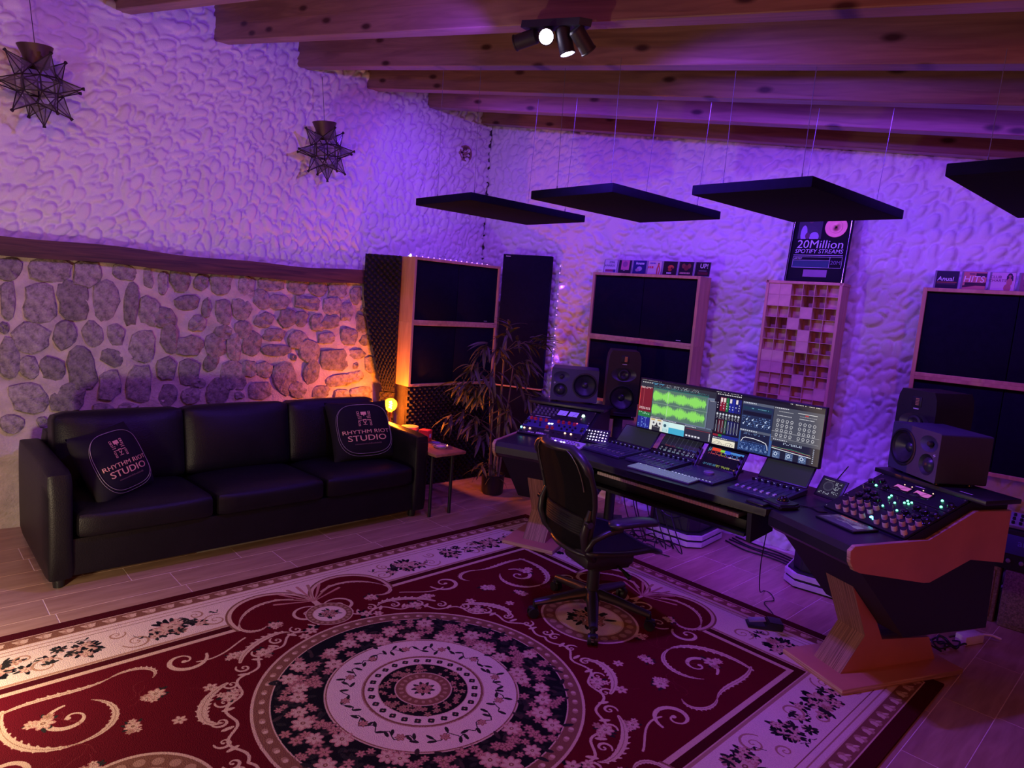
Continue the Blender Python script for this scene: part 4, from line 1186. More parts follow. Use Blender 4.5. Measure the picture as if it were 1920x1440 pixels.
spotm = mat('spot_black', (0.03, 0.028, 0.045), 0.5)
lens = mat('spot_lens', (1, 1, 1), 0.3, emit=(0.85, 0.80, 1.0), es=40)
sb = thing('spotlight_bar', 'black ceiling bar with four lit spotlights under a pine rafter', 'spotlight', (-2.05, 2.07, 2.795), (0, SL, AL))
b = B(); add_prism(b, [(-0.17, -0.03), (0.13, -0.03), (0.17, 0.0), (0.13, 0.03), (-0.17, 0.03)], -0.028, 0.0, 'z'); obj('bar', b, spotm, sb)
def spot_head(x, world_dir, power, ang):
    Rm = Matrix.Rotation(AL, 3, 'Z') @ Matrix.Rotation(SL, 3, 'Y')
    d = (Rm.transposed() @ Vector(world_dir)).normalized()
    piv = Vector((x, 0, -0.062))
    b = B(); add_cyl(b, (x, 0, -0.022), piv, 0.006, n=10); st = obj('stem', b, spotm, sb)
    q = d.to_track_quat('Z', 'Y').to_matrix().to_4x4(); q.translation = piv
    b = B(); add_lathe(b, [(0, -0.035), (0.026, -0.035), (0.031, -0.028), (0.031, 0.062), (0.0335, 0.064), (0.0335, 0.069), (0.029, 0.069), (0.028, 0.058), (0, 0.058)], 24, q); hd = obj('spot_head', b, spotm, sb)
    b = B(); add_lathe(b, [(0, 0.072), (0.016, 0.0705), (0.0285, 0.067), (0.0285, 0.058), (0, 0.058)], 24, q); ln = obj('lens', b, lens, hd)
    M = Matrix.LocRotScale(sb.location, sb.rotation_euler, None)
    p = M @ (piv + d * 0.085)
    lamp('spot_light', 'SPOT', p, VIOLET, power, p + Vector(world_dir), 0.03, ang, 0.7)
def dirto(x, t):
    M = Matrix.LocRotScale(sb.location, sb.rotation_euler, None)
    return (Vector(t) - M @ Vector((x, 0, -0.062))).normalized()
spot_head(-0.135, Vector((-0.86, -0.38, -0.22)).normalized(), SPOT_W[0], R(130))
spot_head(-0.045, dirto(-0.045, (0.0, -0.1, 1.75)), SPOT_W[1], R(95))
spot_head(0.045, Vector((0.20, 0.26, -1)).normalized(), SPOT_W[2], R(110))
spot_head(0.125, Vector((0.30, 1.5, -1.35)).normalized(), SPOT_W[3], R(130))

iron = mat('lantern_iron', (0.035, 0.025, 0.022), 0.6, metal=0.5)
smoke = mat('smoked_glass', (0.16, 0.13, 0.16), 0.15, vary=0.1, alpha=0.45)
def lantern(label, c, rad, spin):
    g = thing('star_lantern', label, 'lantern', c, (0.1, 0, spin), 'iron star lanterns on the stucco wall')
    dirs = []
    for a in (-1, 0, 1):
        for b_ in (-1, 0, 1):
            for c_ in (-1, 0, 1):
                n = abs(a) + abs(b_) + abs(c_)
                if n in (1, 2): dirs.append(Vector((a, b_, c_)).normalized())
    core = rad * 0.47; sq = core * 0.40
    cb = B()
    for d in dirs:
        x, y = frame_of(d)
        if abs(d.z) > 0.9: x, y = Vector((1, 0, 0)), Vector((0, 1, 0))
        else:
            y = (Vector((0, 0, 1)) - d * d.z).normalized(); x = y.cross(d)
        if d.z > 0.9:
            continue
        q = [d * core + x * sx * sq + y * sy * sq for sx, sy in ((-1, -1), (1, -1), (1, 1), (-1, 1))]
        apex = d * rad
        b = B(); vs = [b.verts.new(p) for p in q]; av = b.verts.new(apex)
        for k in range(4): b.faces.new((vs[k], vs[(k + 1) % 4], av))
        sp = obj('glass_spike', b, smoke, g, smooth=0)
        b = B()
        for k in range(4):
            add_cyl(b, q[k], apex, 0.0035, 0.0025, 6); add_cyl(b, q[k], q[(k + 1) % 4], 0.0035, n=6)
        add_cyl(b, apex - d * 0.006, apex + d * 0.006, 0.008, 0.010, 8)
        obj('spike_frame', b, iron, sp)
    b = B(); add_lathe(b, [(0.052, core * 0.9), (0.058, core * 1.05), (0.070, core + 0.06), (0.088, core + 0.105), (0.084, core + 0.105), (0.066, core + 0.058), (0.050, core * 0.9)], 20); obj('crown', b, mat('tin_crown', (0.10, 0.06, 0.035), 0.5, metal=0.6), g)
    b = B(); add_cyl(b, (0, 0, core), (0, 0, core + 0.42), 0.002, n=6); obj('hanging_wire', b, iron, g)
lantern('large iron and glass star lantern at the upper left of the wall', (-4.76, 0.70, 2.640), 0.218, 0.3)
lantern('iron and glass star lantern nearer the corner, between the rafters and the ledge', (-4.76, 2.462, 2.632), 0.212, 0.0)

# ------------------------------------------------------------------ desk
DESK = thing('studio_desk', 'large black mixing desk with plywood pedestals and angled wings', 'desk', (-2.02, 3.30, 0))
def DL(x, y, z=0.0):
    return (x + 2.02, y - 3.30, z)
desk_top = mat('desk_black', (0.018, 0.016, 0.022), 0.34, spec=0.5, vary=0.15, bump=0.05, bscale=400)
desk_side = mat('desk_carcass', (0.006, 0.005, 0.009), 0.6)
cherry = mat('ply_face', (0.50, 0.20, 0.12), 0.42, vary=0.10, scale=5)
plyedge = ply_mat('ply_edge', (0.17, 0.075, 0.042), (0.42, 0.22, 0.135), 0)
plyband = ply_mat('ply_band', (0.34, 0.18, 0.10), (0.62, 0.40, 0.25), 2, 130)
WINGS = {1: (Vector((-0.93, 2.895, 0)), R(-23.2)), -1: (Vector((-3.12, 2.845, 0)), R(22.0))}
ENDP = [(0.035, 0.737), (0.464, 0.735), (0.731, 0.858), (0.972, 0.852), (0.976, 0.596), (0.748, 0.631), (0.510, 0.537), (0.470, 0.540), (0.083, 0.614), (0.045, 0.628), (0.018, 0.665), (0.010, 0.715)]
LEGP = [(0.250, 0.036), (0.372, 0.214), (0.208, 0.560), (0.222, 0.592), (0.262, 0.592), (0.485, 0.183), (0.800, 0.160), (0.866, 0.036)]
def wing(s):
    P, rz = WINGS[s]; loc = DL(P.x, P.y); rot = (0, 0, rz)
    def X(a, b_): return (min(s * a, s * b_), max(s * a, s * b_))
    fm = lambda f: 0 if abs(f.normal.x) > 0.9 else 1
    lo, hi = X(-0.020, 0.0)
    b = B(); add_prism(b, ENDP, lo, hi, 'x'); bmesh.ops.bevel(b, geom=b.edges[:], offset=0.0025, segments=1, affect='EDGES'); obj('end_panel', b, [cherry, plyband], DESK, loc, rot, face_mat=fm)
    lo, hi = X(-0.498, -0.0205)
    b = B(); add_prism(b, [(0.022, 0.700), (0.034, 0.728), (0.05, 0.731), (0.50, 0.731), (0.50, 0.625), (0.075, 0.625), (0.026, 0.655)], lo, hi, 'x'); obj('wing_top', b, desk_top, DESK, loc, rot, smooth=25)
    lo, hi = X(-0.480, -0.030)
    b = B(); add_prism(b, [(0.10, 0.625), (0.44, 0.27), (0.98, 0.26), (0.965, 0.60), (0.75, 0.63), (0.75, 0.66), (0.12, 0.66)], lo, hi, 'x'); obj('rack_body', b, desk_side, DESK, loc, rot)
    lo, hi = X(-0.496, -0.0205)
    b = B(); add_prism(b, [(0.335, 0.731), (0.735, 0.902), (0.97, 0.895), (0.965, 0.60), (0.40, 0.60)], lo, hi, 'x'); obj('rack_bay', b, desk_side, DESK, loc, rot)
    lo, hi = X(-0.525, 0.055)
    b = B(); add_box(b, ((lo + hi) / 2, 0.82, 0.913), (hi - lo, 0.235, 0.022), 0.003); obj('speaker_shelf', b, desk_top, DESK, loc, rot)
    marks('shelf_badge', 6, 0.014, whitep, DESK, (loc[0] + math.cos(rz) * s * -0.06 - math.sin(rz) * 0.74, loc[1] + math.sin(rz) * s * -0.06 + math.cos(rz) * 0.74, 0.9245), rot) if s > 0 else None
    lo, hi = X(-0.427, -0.058)
    b = B(); add_box(b, ((lo + hi) / 2, 0.535, 0.025), (hi - lo, 0.77, 0.028), 0.006); obj('foot_plate', b, [cherry, plyband], DESK, loc, rot, face_mat=lambda f: 0 if abs(f.normal.z) > 0.7 else 1)
    lo, hi = X(-0.329, -0.168)
    b = B(); add_prism(b, LEGP, lo, hi, 'x'); obj('pedestal', b, [cherry, plyedge], DESK, loc, rot, face_mat=fm)
wing(1); wing(-1)
b = B()
front = [(-2.655, 3.045), (-2.2, 3.062), (-1.8, 3.082), (-1.388, 3.098)]
poly = front + [(-1.10, 3.78), (-2.95, 3.75)]
add_prism(b, [(x + 2.02, y - 3.30) for x, y in poly], 0.700, 0.731, 'z'); obj('centre_top', b, desk_top, DESK)
b = B(); add_prism(b, [(x + 2.02, y - 3.30) for x, y in front + [(x, y + 0.022) for x, y in front[::-1]]], 0.692, 0.7295, 'z')
bmesh.ops.bevel(b, geom=[e for e in b.edges], offset=0.006, segments=2, affect='EDGES'); obj('front_lip', b, desk_top, DESK)
b = B(); add_box(b, DL(-2.02, 3.70, 0.645), (1.72, 0.02, 0.11)); obj('modesty_panel', b, desk_side, DESK)
for x0, yy in ((-1.47, 3.20), (-2.56, 3.18)):
    b = B(); add_prism(b, [(yy - 0.10 - 3.3, 0.69), (yy + 0.16 - 3.3, 0.69), (yy + 0.16 - 3.3, 0.55), (yy - 0.08 - 3.3, 0.535)], x0 + 2.02 - 0.012, x0 + 2.02 + 0.012, 'x'); obj('drawer_bracket', b, desk_side, DESK)
b = B(); add_box(b, DL(-2.035, 3.31, 0.555), (1.06, 0.34, 0.016)); obj('keyboard_shelf', b, desk_side, DESK)
for x0 in (-2.72,):
    b = B(); add_cyl(b, DL(x0, 3.62, 0.0), DL(x0, 3.62, 0.70), 0.032, n=16); add_lathe(b, [(0, 0), (0.12, 0), (0.12, 0.012), (0.04, 0.02), (0, 0.02)], 20, Matrix.Translation(DL(x0, 3.62, 0))); obj('lift_column', b, desk_side, DESK)

# added violet light strip, unseen under the desk's rear edge, to brighten floor and wall
p0, p1 = Vector((-2.62, 3.735, 0.690)), Vector((-1.32, 3.755, 0.690))
t_ = thing('led_strip', 'added violet light strip, unseen under the rear edge of the mixing desk', 'led strip')
b = B(); add_tube(b, [p0, p1], 0.005, 6); obj('tape', b, mat('added_violet_tape', (0.5, 0.3, 1.0), 0.4, emit=(0.30, 0.09, 1.0), es=6), t_)
ul = lamp('desk_glow', 'AREA', (p0 + p1) / 2 + Vector((0, 0.01, -0.012)), (0.24, 0.04, 1.0), 9, (p0 + p1) / 2 + Vector((0, 0.5, -0.8)))
ul.data.shape = 'RECTANGLE'; ul.data.size = 1.3; ul.data.size_y = 0.02

# piano keyboard in the drawer
ivory = mat('ivory_keys', (0.80, 0.66, 0.55), 0.35)
pk = thing('piano_keyboard', 'black piano keyboard with ivory keys in the drawer under the desk', 'keyboard', (-2.035, 3.185, 0.5645))
b = B(); add_box(b, (0, 0.19, 0.035), (1.02, 0.20, 0.070), 0.004); obj('body', b, dkplastic, pk)
b = B(); add_box(b, (0, 0.075, 0.028), (1.02, 0.13, 0.050), 0.003); obj('key_bed', b, dkplastic, pk)
bb = B(); add_box(bb, (0, 0, 0), (0.0172, 0.130, 0.020), 0.002, seg=1); k0 = None
nk = 52; kw = 0.94 / nk
for i in range(nk):
    p = (-0.47 + kw * (i + .5), 0.060, 0.066)
    if k0 is None: k0 = obj('white_key', bb, ivory, pk, p)
    else: inst(k0, 'white_key', pk, p)
bb = B(); add_box(bb, (0, 0, 0), (0.010, 0.075, 0.014), 0.002, seg=1); k1 = None
for i in range(nk):
    if i % 7 in (2, 6): continue
    p = (-0.47 + kw * (i + 1), 0.088, 0.082)
    if k1 is None: k1 = obj('black_key', bb, dkplastic, pk, p)
    else: inst(k1, 'black_key', pk, p)

# ------------------------------------------------------------------ rack gear on the slopes
def rack_frame(s):
    P, rz = WINGS[s]
    wd = Vector((math.cos(rz), math.sin(rz), 0)); dp = Vector((-math.sin(rz), math.cos(rz), 0))
    O = P + wd * (-0.25 * s) + dp * 0.34 + Vector((0, 0, 0.738))
    return O, (R(23.1), 0, rz)
panel_m = mat('gear_black', (0.012, 0.012, 0.016), 0.4)
blue_m = mat('gear_blue', (0.05, 0.05, 0.22), 0.4, metal=0.2)
beige = mat('beige_knob', (0.72, 0.55, 0.48), 0.45)
blackk = mat('gloss_black_knob', (0.01, 0.01, 0.012), 0.18, coat=0.5)
redk = mat('red_knob', (0.55, 0.03, 0.03), 0.35)
greenled = mat('green_led', (0.1, 0.8, 0.4), 0.3, emit=(0.12, 1.0, 0.42), es=6)
cyanled = mat('cyan_led', (0.1, 0.6, 0.9), 0.3, emit=(0.15, 0.75, 1.0), es=6)
whiteled = mat('white_led', (1, 1, 1), 0.3, emit=(0.85, 0.95, 1.0), es=6)
amberled = mat('amber_led', (1, 0.6, 0.3), 0.3, emit=(1.0, 0.55, 0.3), es=2.5)
redled = mat('red_led', (1, 0.1, 0.1), 0.3, emit=(1.0, 0.08, 0.1), es=5)
def unit(name, label, s, y0, y1, m, cat='rack unit'):
    O, rot = rack_frame(s)
    g = thing(name, label, cat, O, rot)
    b = B(); add_box(b, (0, (y0 + y1) / 2, 0.002), (0.452, y1 - y0 - 0.003, 0.012), 0.0015, seg=1); obj('faceplate', b, m, g)
    bb = B(); 
    for x in (-0.217, 0.217):
        for y in (y0 + 0.012, y1 - 0.012):
            b = B(); add_lathe(b, [(0, 0.0), (0.0045, 0), (0.004, 0.003), (0, 0.0035)], 10); obj('screw', b, chrome, g, (x, y, 0.008))
    return g
def knob_mesh(r, h, skirt=True):
    b = B()
    pr = [(r * 1.25, 0), (r * 1.25, h * 0.12), (r * 1.0, h * 0.2)] if skirt else [(r, 0)]
    add_lathe(b, pr + [(r * 0.93, h * 0.93), (r * 0.8, h), (0, h)], 16)
    return b
def place(g, name, bm, m, pts, z=0.008):
    q = None
    for (x, y) in pts:
        if q is None: q = obj(name, bm, m, g, (x, y, z))
        else: inst(q, name, g, (x, y, z))
    return q
SPOTS_BEIGE = [(x, y) for x in (-.157, -.110, -.064, -.016, .064, .111, .157, .205) for y in (.028, .077, .117)]
u1 = unit('summing_unit', 'front rack unit with two groups of beige knobs in the right desk wing', 1, 0.0, 0.137, panel_m)
bodyk = place(u1, 'knob', knob_mesh(0.0135, 0.024, False), beige, SPOTS_BEIGE)
b = B(); add_lathe(b, [(0, 0.0235), (0.0118, 0.0235), (0.0118, 0.0258), (0, 0.026)], 16)
place(u1, 'knob_cap', b, panel_m, SPOTS_BEIGE)
b = B(); add_lathe(b, [(0, 0), (0.008, 0), (0.008, 0.002), (0, 0.003)], 12); place(u1, 'cyan_button', b, cyanled, [(0.012, 0.052), (0.030, 0.046)])
b = B(); add_lathe(b, [(0, 0), (0.007, 0), (0.007, 0.002), (0, 0.003)], 12); place(u1, 'ring_button', b, whiteled, [(0.044, 0.136)], 0.004)
u2 = unit('equaliser_unit', 'middle rack unit with big gloss black knobs in the right desk wing', 1, 0.139, 0.270, panel_m)
place(u2, 'knob', knob_mesh(0.018, 0.020), blackk, [(-.157, .164), (-.111, .162), (-.064, .174), (-.157, .218), (-.109, .208), (.102, .158), (.116, .218), (.163, .206), (.208, .212), (.208, .156), (.162, .156)])
dome = lambda r: [(r, 0), (r * .85, r * .7), (r * .4, r * 1.1), (0, r * 1.2)]
b = B(); add_lathe(b, dome(0.0052), 10); place(u2, 'green_lamp', b, greenled, [(-.044, .231), (-.047, .250), (.007, .207), (-.016, .157), (.058, .160), (.039, .231), (.039, .252), (.058, .234), (.062, .250)])
b = B(); add_lathe(b, [(0, 0), (0.004, 0), (0.003, 0.012), (0, 0.013)], 8); place(u2, 'toggle', b, chrome, [(0.0, 0.18), (0.018, 0.185), (0.03, 0.17), (-0.02, 0.20), (0.018, 0.225), (-0.01, 0.245), (0.08, 0.24), (0.14, 0.245), (0.188, 0.245), (-0.205, 0.245)])
u3 = unit('compressor_unit', 'rear rack unit with two pink lit needle meters in the right desk wing', 1, 0.272, 0.402, panel_m)
vum = mat('pink_meter_face', (0.75, 0.35, 0.40), 0.5, emit=(1.0, 0.26, 0.30), es=0.32)
for x in (-0.055, 0.052):
    b = B(); add_box(b, (x, 0.330, 0.009), (0.092, 0.056, 0.005), 0.002); mtr = obj('needle_meter', b, blackk, u3)
    pts = [(x - 0.040, 0.322), (x - 0.030, 0.332), (x - 0.012, 0.326), (x + 0.004, 0.316), (x + 0.022, 0.314), (x + 0.040, 0.318), (x + 0.040, 0.346), (x - 0.040, 0.350)]
    b = B(); add_prism(b, pts, 0.0116, 0.0124, 'z'); obj('meter_face', b, vum, mtr, smooth=0)
    b = B(); add_cyl(b, (x, 0.318, 0.0132), (x + 0.018, 0.343, 0.0132), 0.0008, n=5); obj('needle', b, panel_m, mtr)
place(u3, 'knob', knob_mesh(0.016, 0.018), blackk, [(-.167, .328), (-.114, .290), (.208, .313), (-.205, .300)])
b = B(); add_lathe(b, dome(0.0058), 10); place(u3, 'green_lamp', b, greenled, [(-.169, .289), (.149, .336), (.178, .290)])
b = B(); add_lathe(b, dome(0.003), 8); place(u3, 'amber_lamp', b, amberled, [(-0.07, 0.366), (-0.03, 0.366), (0.03, 0.366), (0.08, 0.366)])
marks('lettering', 10, 0.007, whitep, u3, (0.0, 0.384, 0.0085))

v1 = unit('patch_unit', 'front black rack unit with lit round buttons in the left desk wing', -1, 0.0, 0.092, panel_m)
b = B(); add_lathe(b, dome(0.0075), 12)
place(v1, 'amber_button', b, amberled, [(-.195, .063), (-.153, .065), (.103, .072), (.146, .072)])
b = B(); add_lathe(b, dome(0.0075), 12); place(v1, 'cyan_button', b, cyanled, [(-.219, .067)])
b = B(); add_lathe(b, [(0, 0), (0.009, 0), (0.008, 0.004), (0, 0.004)], 12); place(v1, 'jack', b, blackk, [(-.205, .028), (-.16, .028), (-.125, .06), (-.09, .06), (.02, .06), (.06, .06), (.19, .04)])
marks('lettering', 6, 0.016, whitep, v1, (-0.135, 0.026, 0.0085), seed=3)
marks('lettering', 7, 0.018, whitep, v1, (-0.045, 0.026, 0.0085), seed=5)
b = B(); add_box(b, (-0.03, 0.072, 0.009), (0.034, 0.018, 0.002)); obj('badge', b, chrome, v1)
v2 = unit('channel_strip', 'blue rack unit with red knobs and two white lights in the left desk wing', -1, 0.094, 0.222, blue_m)
place(v2, 'red_knob', knob_mesh(0.0105, 0.016), redk, [(-.192, .192), (-.161, .190), (-.122, .190), (-.081, .191), (.011, .195), (.046, .194), (.089, .196), (.128, .191), (-.042, .108), (-.004, .108)])
place(v2, 'small_knob', knob_mesh(0.007, 0.012), blackk, [(-.19, .15), (-.15, .15), (-.11, .15), (-.10, .12), (.03, .15), (.07, .15), (.11, .15), (.15, .15), (.06, .118), (.10, .118), (.14, .118)])
b = B(); add_box(b, (0, 0, 0.001), (0.013, 0.012, 0.003)); place(v2, 'white_lamp', b, whiteled, [(-.048, .160), (-.027, .162)])
for x in (-0.212, 0.203):
    b = B(); add_box(b, (x, 0.14, 0.011), (0.022, 0.05, 0.008), 0.002); obj('slider', b, blackk, v2)
b = B(); add_lathe(b, dome(0.004), 8); place(v2, 'red_lamp', b, redled, [(0.140, 0.212)])
v3 = unit('bus_compressor', 'rear black rack unit with two lilac meters and a green light in the left wing', -1, 0.224, 0.392, panel_m)
lil = mat('lilac_meter', (0.55, 0.50, 0.85), 0.5, emit=(0.34, 0.22, 1.0), es=0.25)
for x in (-0.003, 0.078):
    b = B(); add_box(b, (x, 0.314, 0.009), (0.074, 0.070, 0.005), 0.002); mtr = obj('needle_meter', b, blackk, v3)
    b = B(); add_box(b, (x, 0.314, 0.012), (0.066, 0.062, 0.001)); obj('meter_face', b, lil, mtr)
    b = B(); add_cyl(b, (x, 0.288, 0.0132), (x + 0.02, 0.330, 0.0132), 0.0008, n=5); obj('needle', b, panel_m, mtr)
b = B(); add_lathe(b, dome(0.0115), 12); place(v3, 'green_lamp', b, mat('pale_green_led', (0.7, 1, 0.8), 0.3, emit=(0.55, 1.0, 0.75), es=5), [(0.150, 0.315)])
rgk = random.Random(8)
place(v3, 'small_knob', knob_mesh(0.0075, 0.012), mat('grey_knob', (0.16, 0.15, 0.2), 0.35), [(-.205 + .03 * i, .27 + .035 * j) for i in range(6) for j in range(3)])
marks('lettering', 20, 0.008, whitep, v3, (-0.125, 0.238, 0.0085))
b = B(); add_box(b, (0.150, 0.276, 0.009), (0.010, 0.020, 0.003)); obj('switch', b, chrome, v3)
# ------------------------------------------------------------------ loudspeakers
grey_spk = mat('speaker_grey', (0.048, 0.046, 0.085), 0.5, bump=0.05, bscale=300)
blk_spk = mat('speaker_black', (0.014, 0.013, 0.016), 0.45, bump=0.06, bscale=300)
cone_m = mat('speaker_cone', (0.022, 0.021, 0.028), 0.35)
surr_m = mat('speaker_surround', (0.012, 0.012, 0.014), 0.5)
FWD = Matrix.Rotation(PI / 2, 4, 'X')            # lathe axis z -> -y (front)
def at_front(x, y, z): return Matrix.Translation((x, y, z)) @ FWD
def woofer(parent, x, z, r, y=0.0):
    b = B(); add_lathe(b, [(r * 1.13, -0.004), (r * 1.13, 0.003), (r * 1.02, 0.004), (r * 1.0, -0.004)], 40, at_front(x, y, z)); o = obj('driver_ring', b, surr_m, parent)
    b = B(); add_lathe(b, [(r * 1.0, -0.006), (r * 0.93, 0.004), (r * 0.84, -0.006)], 40, at_front(x, y, z)); obj('surround', b, surr_m, parent)
    b = B(); add_lathe(b, [(r * 0.84, -0.006), (r * 0.5, -0.022), (r * 0.30, -0.032), (r * 0.2, -0.024), (0, -0.019)], 40, at_front(x, y, z)); obj('cone', b, cone_m, parent)
def shell_with_holes(outline, holes, D):
    """cabinet shell (outline in x,z) whose front face at y=0 has openings for the drivers"""
    bm = B()
    A = [bm.verts.new((x, 0, z)) for x, z in outline]; Z = [bm.verts.new((x, D, z)) for x, z in outline]
    n = len(outline); es = []
    for i in range(n):
        bm.faces.new((A[i], A[(i + 1) % n], Z[(i + 1) % n], Z[i])); es.append(bm.edges.get((A[i], A[(i + 1) % n])))
    bm.faces.new(Z)
    for (hx, hz, rx, rz, dp) in holes:
        m = 36
        L = [bm.verts.new((hx + rx * math.cos(2 * PI * k / m), 0, hz + rz * math.sin(2 * PI * k / m))) for k in range(m)]
        L2 = [bm.verts.new((v.co.x, dp, v.co.z)) for v in L]
        for k in range(m):
            es.append(bm.edges.new((L[k], L[(k + 1) % m])))
        for k in range(m):
            bm.faces.new((L[k], L[(k + 1) % m], L2[(k + 1) % m], L2[k]))
        bm.faces.new(L2)
    bmesh.ops.triangle_fill(bm, edges=es, use_beauty=True, normal=(0, -1, 0))
    return bm
def round_rect(W, H, r=0.010, k=4):
    out = []
    for cx, cz, a0 in ((W / 2 - r, r, -90), (W / 2 - r, H - r, 0), (-W / 2 + r, H - r, 90), (-W / 2 + r, r, 180)):
        for i in range(k + 1):
            t = R(a0 + 90 * i / k); out.append((cx + r * math.cos(t), cz + r * math.sin(t)))
    return out
def wide_speaker(label, c, rz, s):
    """three-way on its side; s=+1: woofer on the left seen from the front"""
    W, H, D = 0.345, 0.238, 0.262
    g = thing('wide_monitor_speaker', label, 'speaker', c, (0, 0, rz))
    b = shell_with_holes(round_rect(W, H), [(-s * 0.077, 0.122, 0.083, 0.083, 0.045), (s * 0.098, 0.176, 0.059, 0.039, 0.03), (s * 0.100, 0.075, 0.0515, 0.0515, 0.03)], D); obj('cabinet', b, grey_spk, g)
    woofer(g, -s * 0.077, 0.122, 0.083)
    b = B(); add_lathe(b, [(0.060, 0.0005), (0.052, -0.004), (0.030, -0.014), (0.014, -0.018)], 32, at_front(s * 0.098, 0, 0.176) @ Matrix.Diagonal((1.0, 0.66, 1, 1))); obj('waveguide', b, grey_spk, g)
    b = B(); add_lathe(b, [(0.0145, -0.012), (0.0145, -0.003), (0.011, 0.003), (0, 0.006)], 20, at_front(s * 0.098, 0, 0.176)); obj('tweeter', b, surr_m, g)
    b = B(); add_lathe(b, [(0.052, 0.0005), (0.046, -0.003), (0.036, -0.010)], 32, at_front(s * 0.100, 0, 0.075)); obj('midrange_guide', b, surr_m, g)
    b = B(); add_lathe(b, [(0.036, -0.010), (0.028, -0.002), (0.014, 0.005), (0, 0.007)], 24, at_front(s * 0.100, 0, 0.075)); obj('midrange_dome', b, cone_m, g)
    b = B()
    for dx, dz in ((0, 1), (1, 0), (0, -1), (-1, 0)):
        add_box(b, (s * 0.146 + dx * 0.0045, -0.0005, 0.128 + dz * 0.0045), (0.008, 0.002, 0.002), rot=Matrix.Rotation(R(45) if dx * dz == 0 and dx else R(-45), 3, 'Y'))
    obj('emblem', b, whitep, g, smooth=0)
    for x in (-0.13, 0.13):
        for y in (0.04, 0.21):
            b = B(); add_cyl(b, (x, y, -0.012), (x, y, 0.001), 0.014, 0.011, 12); obj('foot', b, blackk, g)
    return g
wide_speaker('wide grey three-way monitor speaker on the left desk wing', (-3.190, 3.690, 0.937), R(40), -1)
wide_speaker('wide grey three-way monitor speaker on the right desk wing', (-0.958, 3.690, 0.937), R(-38.5), 1)
gold_m = mat('ribbon_gold', (0.75, 0.50, 0.22), 0.35, metal=0.7)
def tall_speaker(label, c, rz):
    W, H, D = 0.238, 0.485, 0.26
    g = thing('tall_monitor_speaker', label, 'speaker', c, (0, 0, rz))
    poly = [(-W / 2 + 0.008, 0), (W / 2 - 0.008, 0), (W / 2, 0.008), (W / 2, H * 0.82), (W / 2 - 0.006, H * 0.93), (W / 2 - 0.022, H), (-W / 2 + 0.022, H), (-W / 2 + 0.006, H * 0.93), (-W / 2, H * 0.82), (-W / 2, 0.008)]
    b = shell_with_holes(poly, [(0, 0.135, 0.088, 0.088, 0.045), (0, 0.310, 0.091, 0.051, 0.03)], D); obj('cabinet', b, blk_spk, g)
    woofer(g, 0, 0.135, 0.088)
    b = B(); add_lathe(b, [(0.092, 0.0015), (0.078, -0.005), (0.050, -0.016), (0.040, -0.018)], 36, at_front(0, 0, 0.310) @ Matrix.Diagonal((1, 0.56, 1, 1))); obj('waveguide', b, mat('guide_grey', (0.05, 0.048, 0.06), 0.4), g)
    b = B(); add_lathe(b, [(0.042, -0.01), (0.040, 0.001), (0.030, 0.004), (0.012, -0.003), (0, 0.0)], 28, at_front(0, 0, 0.310)); obj('midrange_cone', b, cone_m, g)
    b = B(); add_box(b, (0, -0.001, 0.425), (0.060, 0.006, 0.052), 0.003); rb = obj('tweeter_plate', b, surr_m, g)
    b = B()
    for k in range(5): add_box(b, (0.006, -0.0045, 0.409 + 0.008 * k), (0.020, 0.002, 0.0042))
    obj('ribbon', b, gold_m, rb, smooth=0)
    marks('badge', 6, 0.008, whitep, g, (0, 0.0, 0.388), (PI / 2, 0, 0))
    for x in (-0.085, 0.085):
        for z in (0.395, 0.455):
            b = B(); add_lathe(b, [(0, 0.0), (0.003, 0.0), (0.002, 0.002), (0, 0.002)], 8, at_front(x, 0, z)); obj('screw', b, surr_m, g)
    b = B(); add_box(b, (0, 0.0005, 0.018), (0.11, 0.004, 0.014), 0.002); obj('port', b, surr_m, g)
    return g
def stand(label, c, rz, h):
    g = thing('speaker_stand', label, 'stand', c, (0, 0, rz))
    b = B(); add_box(b, (0, 0, h - 0.008), (0.22, 0.20, 0.016), 0.003); obj('top_plate', b, blackm, g)
    b = B(); add_box(b, (0, 0.02, h / 2), (0.07, 0.07, h - 0.03), 0.004); obj('column', b, blackm, g)
    b = B(); add_box(b, (0, 0, 0.009), (0.22, 0.20, 0.018), 0.004); obj('base_plate', b, blackm, g)
    for x in (-.085, .085):
        b = B(); add_cyl(b, (x, -0.08, h), (x, -0.08, h + 0.014), 0.012, n=10); obj('isolator', b, chrome, g)
        b = B(); add_cyl(b, (x, 0.08, h), (x, 0.08, h + 0.014), 0.012, n=10); obj('isolator', b, chrome, g)
tall_speaker('tall black monitor speaker on a stand left of the wide screen', (-2.975, 3.985, 0.846), R(42))
stand('black stand under the left tall monitor speaker', (-2.975 - 0.087, 3.985 + 0.097, 0), R(42), 0.831)
tall_speaker('tall black monitor speaker behind the right wide speaker', (-1.055, 3.995, 0.846), R(-26))
stand('black stand under the right tall monitor speaker', (-1.055 + 0.057, 3.995 + 0.117, 0), R(-26), 0.831)

